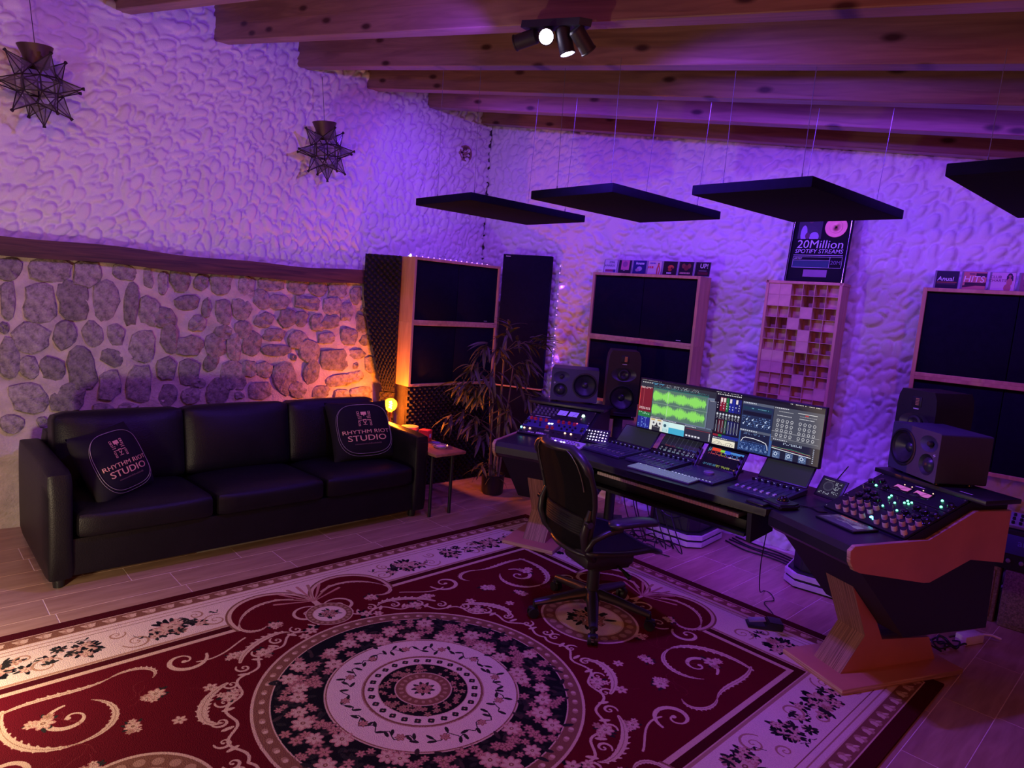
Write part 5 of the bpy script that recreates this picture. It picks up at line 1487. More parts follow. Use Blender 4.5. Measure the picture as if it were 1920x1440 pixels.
# subwoofers on layered pale bases under the desk
slab = mat('pale_slab', (0.66, 0.60, 0.56), 0.6)
def sub(label, c, rz):
    g = thing('subwoofer', label, 'subwoofer', c, (0, 0, rz))
    def octo(w, ch): return [(-w, -w + ch), (-w + ch, -w), (w - ch, -w), (w, -w + ch), (w, w - ch), (w - ch, w), (-w + ch, w), (-w, w - ch)]
    for z0, z1, m_, w_ in ((0.0, 0.012, surr_m, 0.225), (0.012, 0.045, slab, 0.24), (0.045, 0.062, surr_m, 0.232), (0.062, 0.092, slab, 0.24), (0.092, 0.104, surr_m, 0.225)):
        b = B(); add_prism(b, octo(w_, 0.075), z0, z1, 'z'); obj('base_slab' if m_ is slab else 'spacer', b, m_, g)
    b = B(); add_prism(b, octo(0.20, 0.06), 0.104, 0.50, 'z'); bmesh.ops.bevel(b, geom=b.edges[:], offset=0.008, segments=2, affect='EDGES'); obj('cabinet', b, blk_spk, g)
    woofer(g, 0, 0.30, 0.13, -0.201)
sub('black subwoofer on pale layered slabs behind the chair under the desk', (-2.545, 4.305, 0), R(4.8))
sub('black subwoofer on pale layered slabs left of the right pedestal', (-1.480, 4.345, 0), R(9.7))

# ------------------------------------------------------------------ wide screen with the recording session
S_W, S_H = 1.178, 0.318
rs = random.Random(21)
c = Canvas(1500, 405, (0.10, 0.10, 0.13))
c.rect(0, 0, 1, .035, (.05, .05, .07)); c.dots(.005, .008, .13, .028, 22, 1, (.8, .8, .8), .5, rs, .8); c.dots(.46, .008, .60, .028, 18, 1, (.9, .9, .9), .5, rs, .8); c.dots(.84, .008, .99, .028, 24, 1, (.95, .95, .9), .6, rs, .8)
c.rect(0, .035, .46, .155, (.17, .18, .22)); c.dots(.01, .05, .08, .08, 5, 1, (.85, .85, .85), .6, rs); c.dots(.075, .045, .15, .085, 12, 2, (.35, .75, .95), .6, rs, .7); c.dots(.16, .05, .36, .11, 40, 3, (.80, .82, .84), .5, rs, .4); c.dots(.085, .10, .42, .13, 90, 2, (.25, .65, .65), .5, rs, .7); c.rect(.085, .135, .42, .155, (.15, .40, .38))
c.rect(0, .155, .08, .66, (.46, .09, .14)); c.dots(.005, .15, .078, .19, 8, 2, (.92, .85, .85), .6, rs, .7); c.rect(.024, .19, .0255, .64, (.8, .4, .42)); c.rect(.0, .155, .003, 1, (.95, .30, .30)); c.dots(.005, .57, .078, .62, 7, 2, (.9, .8, .82), .6, rs, .8)
c.rect(0, .66, .08, .77, (.12, .45, .24)); c.dots(.004, .67, .078, .72, 6, 2, (.7, .9, .8), .6, rs, .7); c.rect(0, .77, .08, 1, (.11, .15, .55)); c.dots(.004, .78, .078, .98, 6, 6, (.45, .6, .9), .5, rs, .35); c.rect(.026, .77, .0275, 1, (.5, .6, .9)); c.rect(.052, .77, .0535, 1, (.5, .6, .9))
c.rect(.083, .155, .44, .735, (.33, .46, .40)); c.rect(.415, .155, .455, .80, (.42, .47, .56)); c.rect(.083, .735, .455, .80, (.42, .47, .58))
for yc in (.30, .575):
    for i in range(515):
        x = .085 + .325 * i / 515
        a_ = .075 + .02 * math.sin(i * .05) + rs.uniform(-.03, .03)
        a_ *= min(1, i / 12 + .5) * (1 if i < 500 else max(0, (515 - i) / 15))
        c.rect(x, yc - a_, x + .00085, yc + a_, (.55, .88, .38))
c.rect(.083, .435, .42, .442, (.55, .66, .60)); c.rect(.18, .155, .1815, .735, (.85, .9, .85))
c.rect(.424, .20, .466, .74, (.30, .32, .40)); c.rect(.422, .19, .4245, .76, (.10, .11, .15)); c.dots(.43, .205, .46, .225, 6, 1, (.8, .8, .85), .6, rs)
# tape machine, cyan plug-in, dark plug-in
c.rect(.083, .72, .165, 1, (.88, .88, .84)); c.rect(.083, .72, .165, .76, (.25, .26, .32)); c.dots(.085, .73, .15, .75, 9, 1, (.8, .8, .85), .6, rs)
c.rect(.098, .84, .150, 1, (.16, .17, .20)); c.disc(.107, .845, .017, (.86, .87, .86)); c.disc(.147, .845, .017, (.86, .87, .86)); c.disc(.107, .845, .006, (.3, .3, .33)); c.disc(.147, .845, .006, (.3, .3, .33)); c.rect(.09, .77, .115, .80, (.80, .68, .42)); c.rect(.13, .77, .155, .80, (.80, .68, .42)); c.dots(.106, .92, .145, .94, 6, 1, (.9, .9, .9), .5, rs)
c.rect(.165, .745, .30, .78, (.28, .30, .36)); c.dots(.168, .75, .25, .775, 9, 1, (.85, .85, .9), .6, rs); c.rect(.165, .78, .205, 1, (.78, .90, .90)); c.rect(.205, .78, .30, .88, (.82, .94, .93)); c.rect(.205, .88, .30, 1, (.25, .68, .82)); c.disc(.180, .86, .009, (.20, .35, .42)); c.dots(.168, .93, .20, .99, 4, 3, (.45, .65, .68), .5, rs)
c.rect(.30, .76, .46, 1, (.17, .17, .23)); c.rect(.30, .76, .46, .80, (.28, .30, .36)); c.dots(.303, .77, .37, .79, 8, 1, (.9, .9, .95), .6, rs); c.rect(.31, .815, .45, .822, (.75, .20, .22)); c.dots(.445, .84, .456, .99, 1, 7, (.85, .85, .9), .6, rs); c.dots(.31, .94, .40, .985, 5, 1, (.88, .88, .92), .7, rs)
# mixer
c.rect(.466, .04, .605, .80, (.06, .06, .10)); c.dots(.468, .04, .60, .07, 14, 1, (.9, .9, .9), .6, rs)
cols = ((.05, .05, .08), (.55, .10, .16), (.55, .10, .16), (.12, .45, .22), (.12, .16, .60), (.12, .16, .60), (.10, .12, .45), (.10, .12, .42))
for i in range(8):
    x0 = .470 + .0165 * i
    c.rect(x0, .10, x0 + .0145, .36, cols[i])
    if i in (1, 2, 4, 6): c.rect(x0 + .002, .11, x0 + .013, .19, (.90, .84, .84))
    c.dots(x0 + .002, .20, x0 + .013, .34, 1, 3, (.85, .85, .9), .4, rs, .8)
    c.rect(x0, .37, x0 + .0145, .47, (.12, .13, .17)); c.disc(x0 + .007, .415, .0055, (.80, .82, .86))
    c.dots(x0 + .002, .45, x0 + .013, .52, 3, 3, (.8, .82, .86), .6, rs, .8)
    c.rect(x0, .52, x0 + .0145, .78, tuple(q * .55 + .04 for q in cols[i])); c.rect(x0 + .0065, .54, x0 + .0085, .76, (.75, .78, .82)); c.rect(x0 + .003, .58 + .1 * rs.random(), x0 + .012, .66 + .1 * rs.random(), (.35, .36, .42))
c.rect(.466, .80, .605, .875, (.08, .10, .25)); c.rect(.466, .80, .495, .84, (.55, .12, .16)); c.rect(.495, .80, .515, .84, (.15, .50, .22)); c.rect(.515, .80, .605, .86, (.12, .18, .55))
c.rect(.466, .86, .590, 1, (.93, .90, .82)); c.rect(.466, .86, .590, .895, (.30, .31, .36)); c.dots(.47, .865, .55, .885, 9, 1, (.85, .85, .9), .6, rs)
for xc in (.497, .560): c.line([(xc - .022 + .0044 * k, .965 - .035 * math.sin(PI * k / 10)) for k in range(11)], .0008, (.35, .33, .30)); c.line([(xc, .985), (xc + .01, .94)], .0008, (.3, .28, .26))
c.dots(.47, .975, .585, .998, 10, 1, (.45, .42, .40), .5, rs)
# blue dynamics and equaliser plug-ins
c.rect(.607, .10, .765, .60, (.13, .18, .31)); c.rect(.607, .10, .765, .15, (.34, .37, .44)); c.dots(.61, .11, .68, .14, 8, 1, (.85, .87, .92), .6, rs); c.rect(.613, .19, .757, .24, (.10, .22, .30)); c.dots(.65, .20, .75, .23, 16, 1, (.45, .70, .80), .5, rs, .7); c.rect(.613, .27, .757, .34, (.07, .08, .15))
c.dots(.613, .36, .757, .56, 20, 6, (.45, .60, .85), .4, rs, .45)
for xc, yc in ((.635, .42), (.665, .42), (.73, .42), (.62, .5), (.65, .5), (.69, .5), (.72, .5), (.75, .5)): c.line([(xc, yc), (xc + .006, yc - .03)], .0012, (.85, .9, .98)); c.disc(xc, yc, .004, (.75, .82, .95))
c.rect(.607, .60, .775, 1, (.10, .12, .22)); c.rect(.607, .60, .775, .645, (.34, .37, .44)); c.dots(.61, .61, .70, .64, 8, 1, (.85, .87, .92), .6, rs); c.rect(.607, .645, .615, 1, (.20, .33, .55)); c.rect(.762, .60, .775, 1, (.24, .36, .60))
c.dots(.63, .66, .74, .70, 22, 2, (.55, .70, .92), .5, rs, .5)
c.rect(.616, .83, .76, 1, (.13, .22, .42))
c.line([(.62, .83), (.628, .77), (.64, .745), (.68, .745), (.72, .765), (.745, .79), (.753, .84), (.757, .90)], .0017, (.93, .93, .95)); c.line([(.62, .82), (.69, .81), (.755, .83)], .0005, (.35, .5, .8))
c.dots(.617, .85, .757, .99, 18, 5, (.50, .65, .92), .4, rs, .55)
for k in range(6): c.disc(.63 + .024 * k, .94, .0048, (.60, .72, .95)); c.disc(.63 + .024 * k, .94, .0028, (.10, .15, .3))
# grey console plug-in with knobs, dark plug-in with lines
c.rect(.767, .10, 1, .72, (.29, .30, .35)); c.dots(.77, .11, .84, .14, 8, 1, (.85, .85, .88), .6, rs); c.dots(.79, .17, .86, .185, 14, 1, (.8, .8, .82), .6, rs); c.rect(.88, .15, .97, .16, (.85, .85, .85)); c.rect(.915, .17, .93, .19, (.75, .22, .22)); c.dots(.89, .20, .97, .215, 16, 1, (.8, .8, .82), .6, rs)
for x0 in (.785, .89):
    c.dots(x0, .24, x0 + .07, .26, 12, 1, (.88, .88, .9), .6, rs)
    for j in range(4):
        for i in range(4):
            xx, yy = x0 + .006 + .022 * i, .33 + .085 * j
            c.disc(xx, yy, .0068, (.80, .80, .82)); c.disc(xx, yy, .0045, (.26, .27, .32)); c.dots(xx - .006, yy + .032, xx + .006, yy + .045, 3, 1, (.8, .8, .82), .6, rs)
c.rect(.767, .53, .99, .536, (.62, .62, .65)); c.rect(.767, .64, .99, .645, (.62, .62, .65))
c.rect(.777, .70, .965, 1, (.11, .12, .20)); c.rect(.777, .66, .965, .70, (.29, .30, .35)); c.dots(.78, .665, .85, .69, 8, 1, (.85, .85, .9), .6, rs); c.dots(.83, .71, .92, .75, 12, 2, (.80, .86, .95), .6, rs, .7)
c.line([(.778, .80), (.86, .82), (.96, .84)], .0009, (.8, .35, .4)); c.line([(.778, .815), (.87, .80), (.96, .835)], .0007, (.3, .75, .5)); c.line([(.778, .83), (.87, .855), (.963, .875)], .0016, (.90, .90, .92))
for k in range(3): x0 = .785 + .062 * k; c.rect(x0, .875, x0 + .036, 1, (.28, .36, .52)); c.dots(x0 + .002, .885, x0 + .034, .995, 6, 7, (.80, .86, .97), .5, rs, .5); c.disc(x0 + .014, .925, .008, (.85, .9, .98)); c.disc(x0 + .014, .925, .005, (.2, .28, .45))
c.rect(.965, .70, 1, 1, (.08, .09, .14)); c.dots(.97, .72, .985, .98, 1, 8, (.7, .75, .85), .4, rs)
mon = thing('wide_monitor', 'very wide lit screen showing a green waveform recording session on the desk', 'monitor', (-1.965, 3.615, 0.731), (R(-1.0), 0, R(0.5)))
b = B(); add_box(b, (0, 0.018, 0.306), (S_W + 0.016, 0.030, S_H + 0.018), 0.004); obj('housing', b, dkplastic, mon)
plane_uv('screen', S_W, S_H, img_mat('session_screen', c.image('session_screen'), 1.08, 0.3), mon, (0, 0.0022, 0.307), (PI / 2, 0, 0))
b = B(); add_box(b, (0, 0.045, 0.16), (0.07, 0.03, 0.30), 0.004); obj('neck', b, dkplastic, mon)
b = B(); add_box(b, (0, 0.03, 0.006), (0.26, 0.17, 0.012), 0.004); obj('foot', b, dkplastic, mon)

# ------------------------------------------------------------------ control surfaces, tablets, small gear
DZ = 0.7315
surf = mat('console_dark', (0.045, 0.042, 0.085), 0.38, bump=0.03, bscale=300)
slot = mat('slot_black', (0.006, 0.006, 0.008), 0.6)
capm = mat('fader_cap', (0.16, 0.15, 0.20), 0.35)
keym = mat('key_grey', (0.10, 0.10, 0.14), 0.4)
def fader_bank(label, x, y, fpos, caps_light, seed):
    g = thing('fader_console', label, 'control surface', (x, y, DZ), (0, 0, 0))
    W, D = 0.288, 0.33
    b = B(); add_prism(b, [(0, 0.001), (0, 0.016), (D * 0.98, 0.030), (D, 0.028), (D, 0.001)], -W / 2, W / 2, 'x'); bmesh.ops.bevel(b, geom=b.edges[:], offset=0.002, segments=1, affect='EDGES'); obj('body', b, surf, g)
    top = lambda y_: 0.0165 + 0.014 * y_ / D
    rq = random.Random(seed)
    f0 = k0 = s0 = b0 = None
    for i in range(8):
        xx = -W / 2 + 0.022 + 0.0348 * i
        sl = B(); add_box(sl, (0, 0, 0), (0.0035, 0.125, 0.0008))
        p = (xx, 0.115, top(0.115) + 0.0003)
        if s0 is None: s0 = obj('fader_slot', sl, slot, g, p, (math.atan(0.014 / D), 0, 0))
        else: sl.free(); inst(s0, 'fader_slot', g, p, (math.atan(0.014 / D), 0, 0))
        yy = 0.058 + 0.115 * fpos[i]
        p = (xx, yy, top(yy))
        if f0 is None:
            fb_ = B(); add_prism(fb_, [(-0.012, 0), (0.012, 0), (0.011, 0.009), (0.0015, 0.0065), (-0.0015, 0.0065), (-0.011, 0.009)], -0.0065, 0.0065, 'x'); f0 = obj('fader', fb_, mat('fader_pale', (0.55, 0.53, 0.62), 0.4) if caps_light else capm, g, p)
        else: inst(f0, 'fader', g, p)
        p = (xx, 0.245, top(0.245))
        if k0 is None: k0 = obj('knob', knob_mesh(0.0085, 0.017, False), blackk, g, p)
        else: inst(k0, 'knob', g, p)
        for yb in (0.205, 0.22, 0.272, 0.030):
            p = (xx, yb, top(yb) + 0.0008)
            if b0 is None:
                bb_ = B(); add_box(bb_, (0, 0, 0), (0.014, 0.008, 0.002), 0.0006, seg=1); b0 = obj('button', bb_, keym, g, p)
            else: inst(b0, 'button', g, p)
    b = B()
    for i in range(8): add_box(b, (-W / 2 + 0.022 + 0.0348 * i, 0.275, top(0.275) + 0.0022), (0.007, 0.003, 0.0008))
    o = obj('lit_labels', b, mat('dim_white', (0.6, 0.6, 0.7), 0.4, emit=(0.7, 0.75, 1.0), es=0.8), g, smooth=0); o['kind'] = 'stuff'
    return g
fader_bank('left fader console with all faders down, beside the pale controller', -2.545, 3.245, [0.05] * 8, False, 1)
fader_bank('second fader console with faders part way up, behind the computer keyboard', -2.222, 3.262, [.62, .60, .55, .5, .48, .42, .40, .38], False, 2)
fader_bank('right fader console with pale fader caps, beside the trackball', -1.535, 3.245, [0.04] * 8, True, 3)
def tablet(label, x, y, z, W, H, canvas, strength, rz=0.0, tilt=R(46), name='tablet', bez=0.008, stand_=True):
    g = thing(name, label, 'tablet', (x, y, z), (tilt, 0, rz))
    b = B(); add_box(b, (0, H / 2, -0.005), (W, H, 0.009), 0.003); obj('casing', b, dkplastic, g)
    plane_uv('screen', W - 2 * bez, H - 2 * bez, img_mat('tablet_screen', canvas.image('tablet_screen'), strength, 0.18), g, (0, H / 2, 0.0002), (0, 0, 0), 0.0006)
    if stand_:
        b = B(); add_box(b, (0, H * 0.45, -0.035), (0.05, 0.012, 0.055), 0.002, Matrix.Rotation(R(35), 3, 'X')); obj('prop', b, dkplastic, g)
    return g
gy = Canvas(64, 40, (0.20, 0.20, 0.235))
tablet('blank grey tablet standing at the back of the left fader console', -2.533, 3.557, 0.762, 0.282, 0.150, gy, 0.55)
ch = Canvas(400, 220, (0.15, 0.15, 0.19))
for i in range(9): ch.rect(i / 8 - .004, 0, i / 8 + .004, .62, (.32, .32, .40))
ch.rect(0, .62, 1, 1, (.05, .05, .07)); ch.dots(.12, .56, .42, .66, 20, 2, (.75, .25, .2), .5, rs, .6); ch.dots(.42, .58, .62, .66, 14, 2, (.3, .65, .3), .5, rs, .6); ch.dots(.62, .58, .98, .68, 20, 2, (.25, .35, .75), .5, rs, .6)
for i in range(8):
    ch.disc(.07 + .123 * i, .76, .024, (.75, .75, .78)); ch.disc(.07 + .123 * i, .76, .016, (.08, .08, .1)); ch.dots(.03 + .123 * i, .85, .11 + .123 * i, .96, 4, 2, (.75, .85, .95), .6, rs, .8)
tablet('tablet showing eight mixer channels above the second fader console', -2.216, 3.562, 0.762, 0.280, 0.150, ch, 0.75)
tablet('blank grey tablet standing at the back of the right fader console', -1.530, 3.557, 0.768, 0.278, 0.148, gy, 0.55)
# transport console with a touch screen between the banks
dk = thing('transport_console', 'centre transport console with round jog wheel and small button rows', 'control surface', (-1.905, 3.245, DZ))
b = B(); add_prism(b, [(0, 0.001), (0, 0.012), (0.26, 0.020), (0.28, 0.018), (0.28, 0.001)], -0.142, 0.142, 'x'); bmesh.ops.bevel(b, geom=b.edges[:], offset=0.002, segments=1, affect='EDGES'); obj('body', b, surf, dk)
b = B(); add_lathe(b, [(0, 0), (0.029, 0), (0.030, 0.012), (0.026, 0.016), (0, 0.015)], 28); obj('jog_wheel', b, mat('wheel_grey', (0.35, 0.30, 0.42), 0.25, metal=0.4), dk, (0.025, 0.155, 0.0165))
bb = B(); add_box(bb, (0, 0, 0), (0.011, 0.007, 0.003), 0.0006, seg=1); q = None
for j in range(5):
    for x in (-0.125, -0.110, -0.095, -0.080, 0.080, 0.095, 0.110, 0.125):
        p = (x, 0.05 + 0.028 * j, 0.0145 + 0.00085 * j)
        if q is None: q = obj('button', bb, keym, dk, p)
        else: inst(q, 'button', dk, p)
b = B()
for i in range(12): add_box(b, (-0.12 + 0.0215 * i, 0.012, 0.0135), (0.010, 0.004, 0.001))
o = obj('lit_strip', b, mat('dim_white', (0.6, 0.6, 0.7), 0.4), dk, smooth=0); o['kind'] = 'stuff'
for x in (-0.133, 0.133):
    sp_ = B(); add_box(sp_, (x, 0.285, 0.058), (0.022, 0.020, 0.135), 0.004, Matrix.Rotation(R(-36), 3, 'X')); obj('knob_column', sp_, surf, dk)
    for k in range(4):
        kb_ = knob_mesh(0.0075, 0.012, False); bmesh.ops.rotate(kb_, verts=kb_.verts[:], cent=(0, 0, 0), matrix=Matrix.Rotation(R(54), 3, 'X'))
        obj('knob', kb_, blackk, dk, (x, 0.247 + 0.021 * k, 0.030 + 0.0285 * k))
cc = Canvas(400, 260, (0.045, 0.03, 0.07))
cc.rect(0, 0, 1, .12, (.06, .06, .10)); cc.rect(.10, .06, .34, .20, (.92, .28, .12)); cc.rect(.34, .09, .46, .20, (.55, .85, .25)); cc.rect(.46, .09, .62, .26, (.20, .35, .90)); cc.rect(.62, .10, .98, .20, (.30, .55, .85))
cc.dots(.02, .08, .1, .30, 3, 5, (.45, .75, .85), .6, rs, .8)
for x0, c_ in ((.12, (.9, .3, .25)), (.27, (.9, .45, .2)), (.40, (.75, .75, .3)), (.55, (.3, .4, .9)), (.70, (.35, .6, .9)), (.84, (.4, .6, .9))): cc.line([(x0, .22), (x0 + .11, .22), (x0 + .11, .36), (x0, .36), (x0, .22)], .004, c_)
cc.dots(.05, .34, .95, .44, 40, 2, (.85, .35, .45), .5, rs, .45); cc.rect(.60, .39, .93, .41, (.95, .75, .8)); cc.disc(.66, .38, .02, (.95, .9, .9))
cc.rect(.40, .46, .405, .82, (.16, .10, .2)); cc.rect(.70, .46, .705, .82, (.16, .10, .2))
cc.dots(.04, .86, .40, .96, 18, 3, (.40, .72, .92), .6, rs, .65); cc.dots(.40, .86, .78, .97, 18, 3, (.78, .85, .35), .6, rs, .65); cc.dots(.78, .9, .94, .96, 8, 2, (.85, .6, .5), .6, rs, .6)
tablet('dark touch screen with red, green and blue blocks above the jog wheel', -1.903, 3.535, 0.746, 0.262, 0.165, cc, 1.0, 0, R(50), 'touch_screen', 0.014)

kb = thing('computer_keyboard', 'low computer keyboard with dimly lit grey keys at the front of the desk', 'keyboard', (-2.045, 3.185, DZ), (R(2), 0, R(1.5)))
b = B(); add_box(b, (0, 0, 0.006), (0.405, 0.118, 0.010), 0.003); obj('body', b, keym, kb)
kl = mat('lit_keys', (0.16, 0.18, 0.20), 0.45, emit=(0.55, 0.75, 0.80), es=0.16)
bb = B(); add_box(bb, (0, 0, 0), (0.0158, 0.0155, 0.004), 0.001, seg=1); q = None
for j in range(6):
    for i in range(22):
        p = (-0.193 + 0.0183 * i, -0.048 + 0.0192 * j, 0.0128)
        if q is None: q = obj('key', bb, kl, kb, p)
        else: inst(q, 'key', kb, p)
b = B()
for i in range(9): add_box(b, (-0.19 + 0.043 * i, 0.0575, 0.0125), (0.008, 0.004, 0.001))
o = obj('status_lights', b, whiteled, kb, smooth=0); o['kind'] = 'stuff'

pc = thing('pale_controller', 'pale slim controller with rows of small lit buttons on the left wing', 'control surface', (-2.835, 3.195, DZ), (R(3), 0, R(17)))
b = B(); add_prism(b, [(-0.068, 0.001), (-0.068, 0.012), (0.068, 0.024), (0.068, 0.001)], -0.15, 0.15, 'x'); bmesh.ops.bevel(b, geom=b.edges[:], offset=0.003, segments=1, affect='EDGES'); obj('body', b, mat('pale_plastic', (0.62, 0.58, 0.68), 0.45), pc)
bb = B(); add_box(bb, (0, 0, 0), (0.009, 0.009, 0.004), 0.001, seg=1); q = q2 = None
for j in range(4):
    for i in range(11):
        p = (-0.13 + 0.021 * i, -0.045 + 0.028 * j, 0.016 + 0.0025 * j)
        lit = j == 2 and i in (4, 6, 7)
        if lit:
            if q2 is None: q2 = obj('lit_button', bb.copy(), whiteled, pc, p)
            else: inst(q2, 'lit_button', pc, p)
        else:
            if q is None: q = obj('button', bb.copy(), keym, pc, p)
            else: inst(q, 'button', pc, p)
obj('dial', knob_mesh(0.015, 0.016), mat('wheel_grey', (0.3, 0.3, 0.3)), pc, (0.118, -0.005, 0.0175))

mp = thing('macro_pad', 'small slanted key pad with thirty-two white lit icons beside the left tablet', 'key pad', (-2.775, 3.455, DZ + 0.004), (R(48), 0, R(23)))
b = B(); add_box(b, (0, 0.056, -0.008), (0.180, 0.114, 0.016), 0.006); obj('casing', b, dkplastic, mp)
b = B(); add_box(b, (0, 0.085, -0.04), (0.12, 0.012, 0.07), 0.003, Matrix.Rotation(R(42), 3, 'X')); obj('prop', b, dkplastic, mp)
bb = B(); add_box(bb, (0, 0, 0), (0.0165, 0.0165, 0.003), 0.001, seg=1); q = None
icm = mat('icon_white', (0.9, 0.9, 0.95), 0.4, emit=(0.92, 0.94, 1.0), es=1.6); ics = []
for sh in range(4):
    b = B()
    if sh == 0: add_box(b, (0, 0, 0.0018), (0.011, 0.010, 0.0006))
    elif sh == 1: add_lathe(b, [(0, 0.0021), (0.0052, 0.0021), (0.0052, 0.0015), (0, 0.0015)], 12)
    elif sh == 2: add_prism(b, [(-0.005, -0.004), (0.005, -0.004), (0, 0.005)], 0.0015, 0.0021, 'z')
    else: add_box(b, (0, 0.002, 0.0018), (0.010, 0.005, 0.0006)); add_box(b, (-0.002, -0.004, 0.0018), (0.006, 0.003, 0.0006))
    me = bpy.data.meshes.new('icon'); b.to_mesh(me); b.free(); me.materials.append(icm); ics.append(me)
for j in range(4):
    for i in range(8):
        p = (-0.074 + 0.0211 * i, 0.022 + 0.0225 * j, 0.0008)
        if q is None: q = kq = obj('key', bb, slot, mp, p)
        else: kq = inst(q, 'key', mp, p)
        inst(ics[rs.randrange(4)], 'icon', kq, (0, 0, 0))

tbm = mat('trackball_black', (0.02, 0.019, 0.026), 0.3)
tb_ = thing('trackball', 'black trackball mouse with glossy ball in front of the right fader console', 'mouse', (-1.372, 3.215, DZ), (0, 0, R(-20)))
b = B(); add_prism(b, [(-0.062, -0.065), (0.062, -0.065), (0.072, 0.02), (0.055, 0.075), (-0.055, 0.075), (-0.072, 0.02)], 0.001, 0.026, 'z'); bmesh.ops.bevel(b, geom=b.edges[:], offset=0.008, segments=3, affect='EDGES'); obj('body', b, tbm, tb_)
b = B(); add_lathe(b, [(0.027 * math.cos(R(-40 + 13 * k)), 0.030 + 0.027 * math.sin(R(-40 + 13 * k))) for k in range(10)] + [(0, 0.057)], 24); obj('ball', b, blackk, tb_, (0, 0.012, 0.0))
b = B(); add_lathe(b, [(0.030, 0.0255), (0.034, 0.0255), (0.034, 0.028), (0.030, 0.028)], 24); obj('scroll_ring', b, keym, tb_, (0, 0.012, 0))
wr = thing('wrist_pad', 'thin black wrist pad in front of the trackball at the desk edge', 'wrist rest', (-1.455, 3.140, DZ), (0, 0, R(-8)))
b = B(); add_cushion(b, (0, 0, 0.009), (0.10, 0.055, 0.016), 0.007); obj('pad', b, tbm, wr)
b = B(); add_box(b, (0, 0, 0.001), (0.106, 0.06, 0.002), 0.0006, seg=1); obj('sole', b, slot, wr)

mc = Canvas(220, 180, (0.14, 0.13, 0.20))
for k in range(48): mc.disc(.36 + .22 * math.cos(k * PI / 24), .42 + .27 * math.sin(k * PI / 24), .007, (.65, .65, .75))
mc.disc(.36, .42, .20, (.24, .23, .32)); mc.disc(.36, .42, .17, (.17, .16, .24)); mc.dots(.62, .1, .92, .85, 5, 12, (.85, .88, .95), .5, rs, .6); mc.dots(.05, .8, .55, .95, 9, 2, (.85, .85, .95), .55, rs, .7); mc.dots(.06, .06, .55, .12, 10, 1, (.8, .8, .85), .5, rs)
mt = tablet('small standing loudness meter display with a thin aerial beside the right wing', -1.288, 3.552, 0.7455, 0.150, 0.118, mc, 0.85, R(-16), R(58), 'meter_display', 0.012)
mt['category'] = 'display'
b = B(); add_cyl(b, (0.0, 0.112, -0.010), (0.035, 0.20, 0.008), 0.0032, 0.0026, 8); obj('aerial', b, dkplastic, mt)
pt = Canvas(320, 240, (0.42, 0.34, 0.62))
pt.rect(0, 0, 1, .1, (.22, .14, .26)); pt.rect(.08, .03, .55, .10, (.92, .42, .45)); pt.dots(.1, .14, .8, .34, 44, 4, (.80, .75, .92), .6, rs, .6)
pt.disc(.3, 1.0, .30, (.22, .18, .42), .35); pt.disc(.7, .95, .25, (.26, .2, .48), .42); pt.disc(.2, .45, .18, (.30, .22, .48), .12); pt.disc(.85, .55, .14, (.62, .55, .85), .12); pt.line([(.3, .6), (.5, .5), (.75, .62), (.95, .7)], .012, (.66, .6, .9)); pt.rect(.93, .2, 1, 1, (.3, .18, .3))
tb2 = tablet('tablet lying flat on the right desk wing in front of the beige knobs', -1.093, 3.155, DZ + 0.0098, 0.225, 0.150, pt, 0.40, R(-24), R(0.5), 'flat_tablet', 0.008, False)
wire_d = mat('black_cable', (0.012, 0.012, 0.014), 0.5)
def cable(name, label, pts, r=0.004, group=None, m=None, cat='cable'):
    P = [Vector(p) for p in pts]; out = []
    for i in range(len(P) - 1):
        p0, p1, p2, p3 = P[max(i - 1, 0)], P[i], P[i + 1], P[min(i + 2, len(P) - 1)]
        for k in range(6):
            t = k / 6
            out.append(0.5 * ((2 * p1) + (p2 - p0) * t + (2 * p0 - 5 * p1 + 4 * p2 - p3) * t * t + (3 * p1 - p0 - 3 * p2 + p3) * t ** 3))
    out.append(P[-1])
    b = B(); add_tube(b, out, r, 6)
    return tag(obj(name, b, m or wire_d, None, smooth=60), label, cat, group)
cable('desk_cable', 'thin black cable on the right wing between trackball and tablet', [(-1.36, 3.31, DZ + 0.004), (-1.27, 3.33, DZ + 0.0035), (-1.22, 3.30, DZ + 0.0035), (-1.19, 3.33, DZ + 0.0035)], 0.003)

# floor: pedal, its cable, loops of cable under the desk, lines between the subwoofers
pd = thing('sustain_pedal', 'small black sustain pedal with silver plate on the rug edge', 'pedal', (-1.455, 3.385, 0.0), (0, 0, R(38)))
b = B(); add_prism(b, [(-0.085, 0.002), (0.095, 0.002), (0.095, 0.042), (0.02, 0.046), (0.01, 0.018), (-0.085, 0.014)], -0.042, 0.042, 'y'); bmesh.ops.bevel(b, geom=b.edges[:], offset=0.004, segments=2, affect='EDGES'); obj('housing', b, dkplastic, pd)
b = B(); add_box(b, (-0.035, 0, 0.036), (0.085, 0.05, 0.005), 0.0015, Matrix.Rotation(R(-9), 3, 'Y')); obj('treadle', b, mat('dull_silver', (0.45, 0.45, 0.5), 0.35, metal=0.8), pd)
pd.location.z = 0.013
cable('pedal_cable', 'thin black cable running down to the sustain pedal', [(-1.53, 3.46, 0.53), (-1.56, 3.50, 0.30), (-1.60, 3.62, 0.10), (-1.68, 3.86, 0.006), (-1.64, 3.86, 0.006), (-1.58, 3.78, 0.006), (-1.60, 3.70, 0.006), (-1.50, 3.60, 0.006), (-1.425, 3.47, 0.018), (-1.405, 3.43, 0.03)], 0.0028)
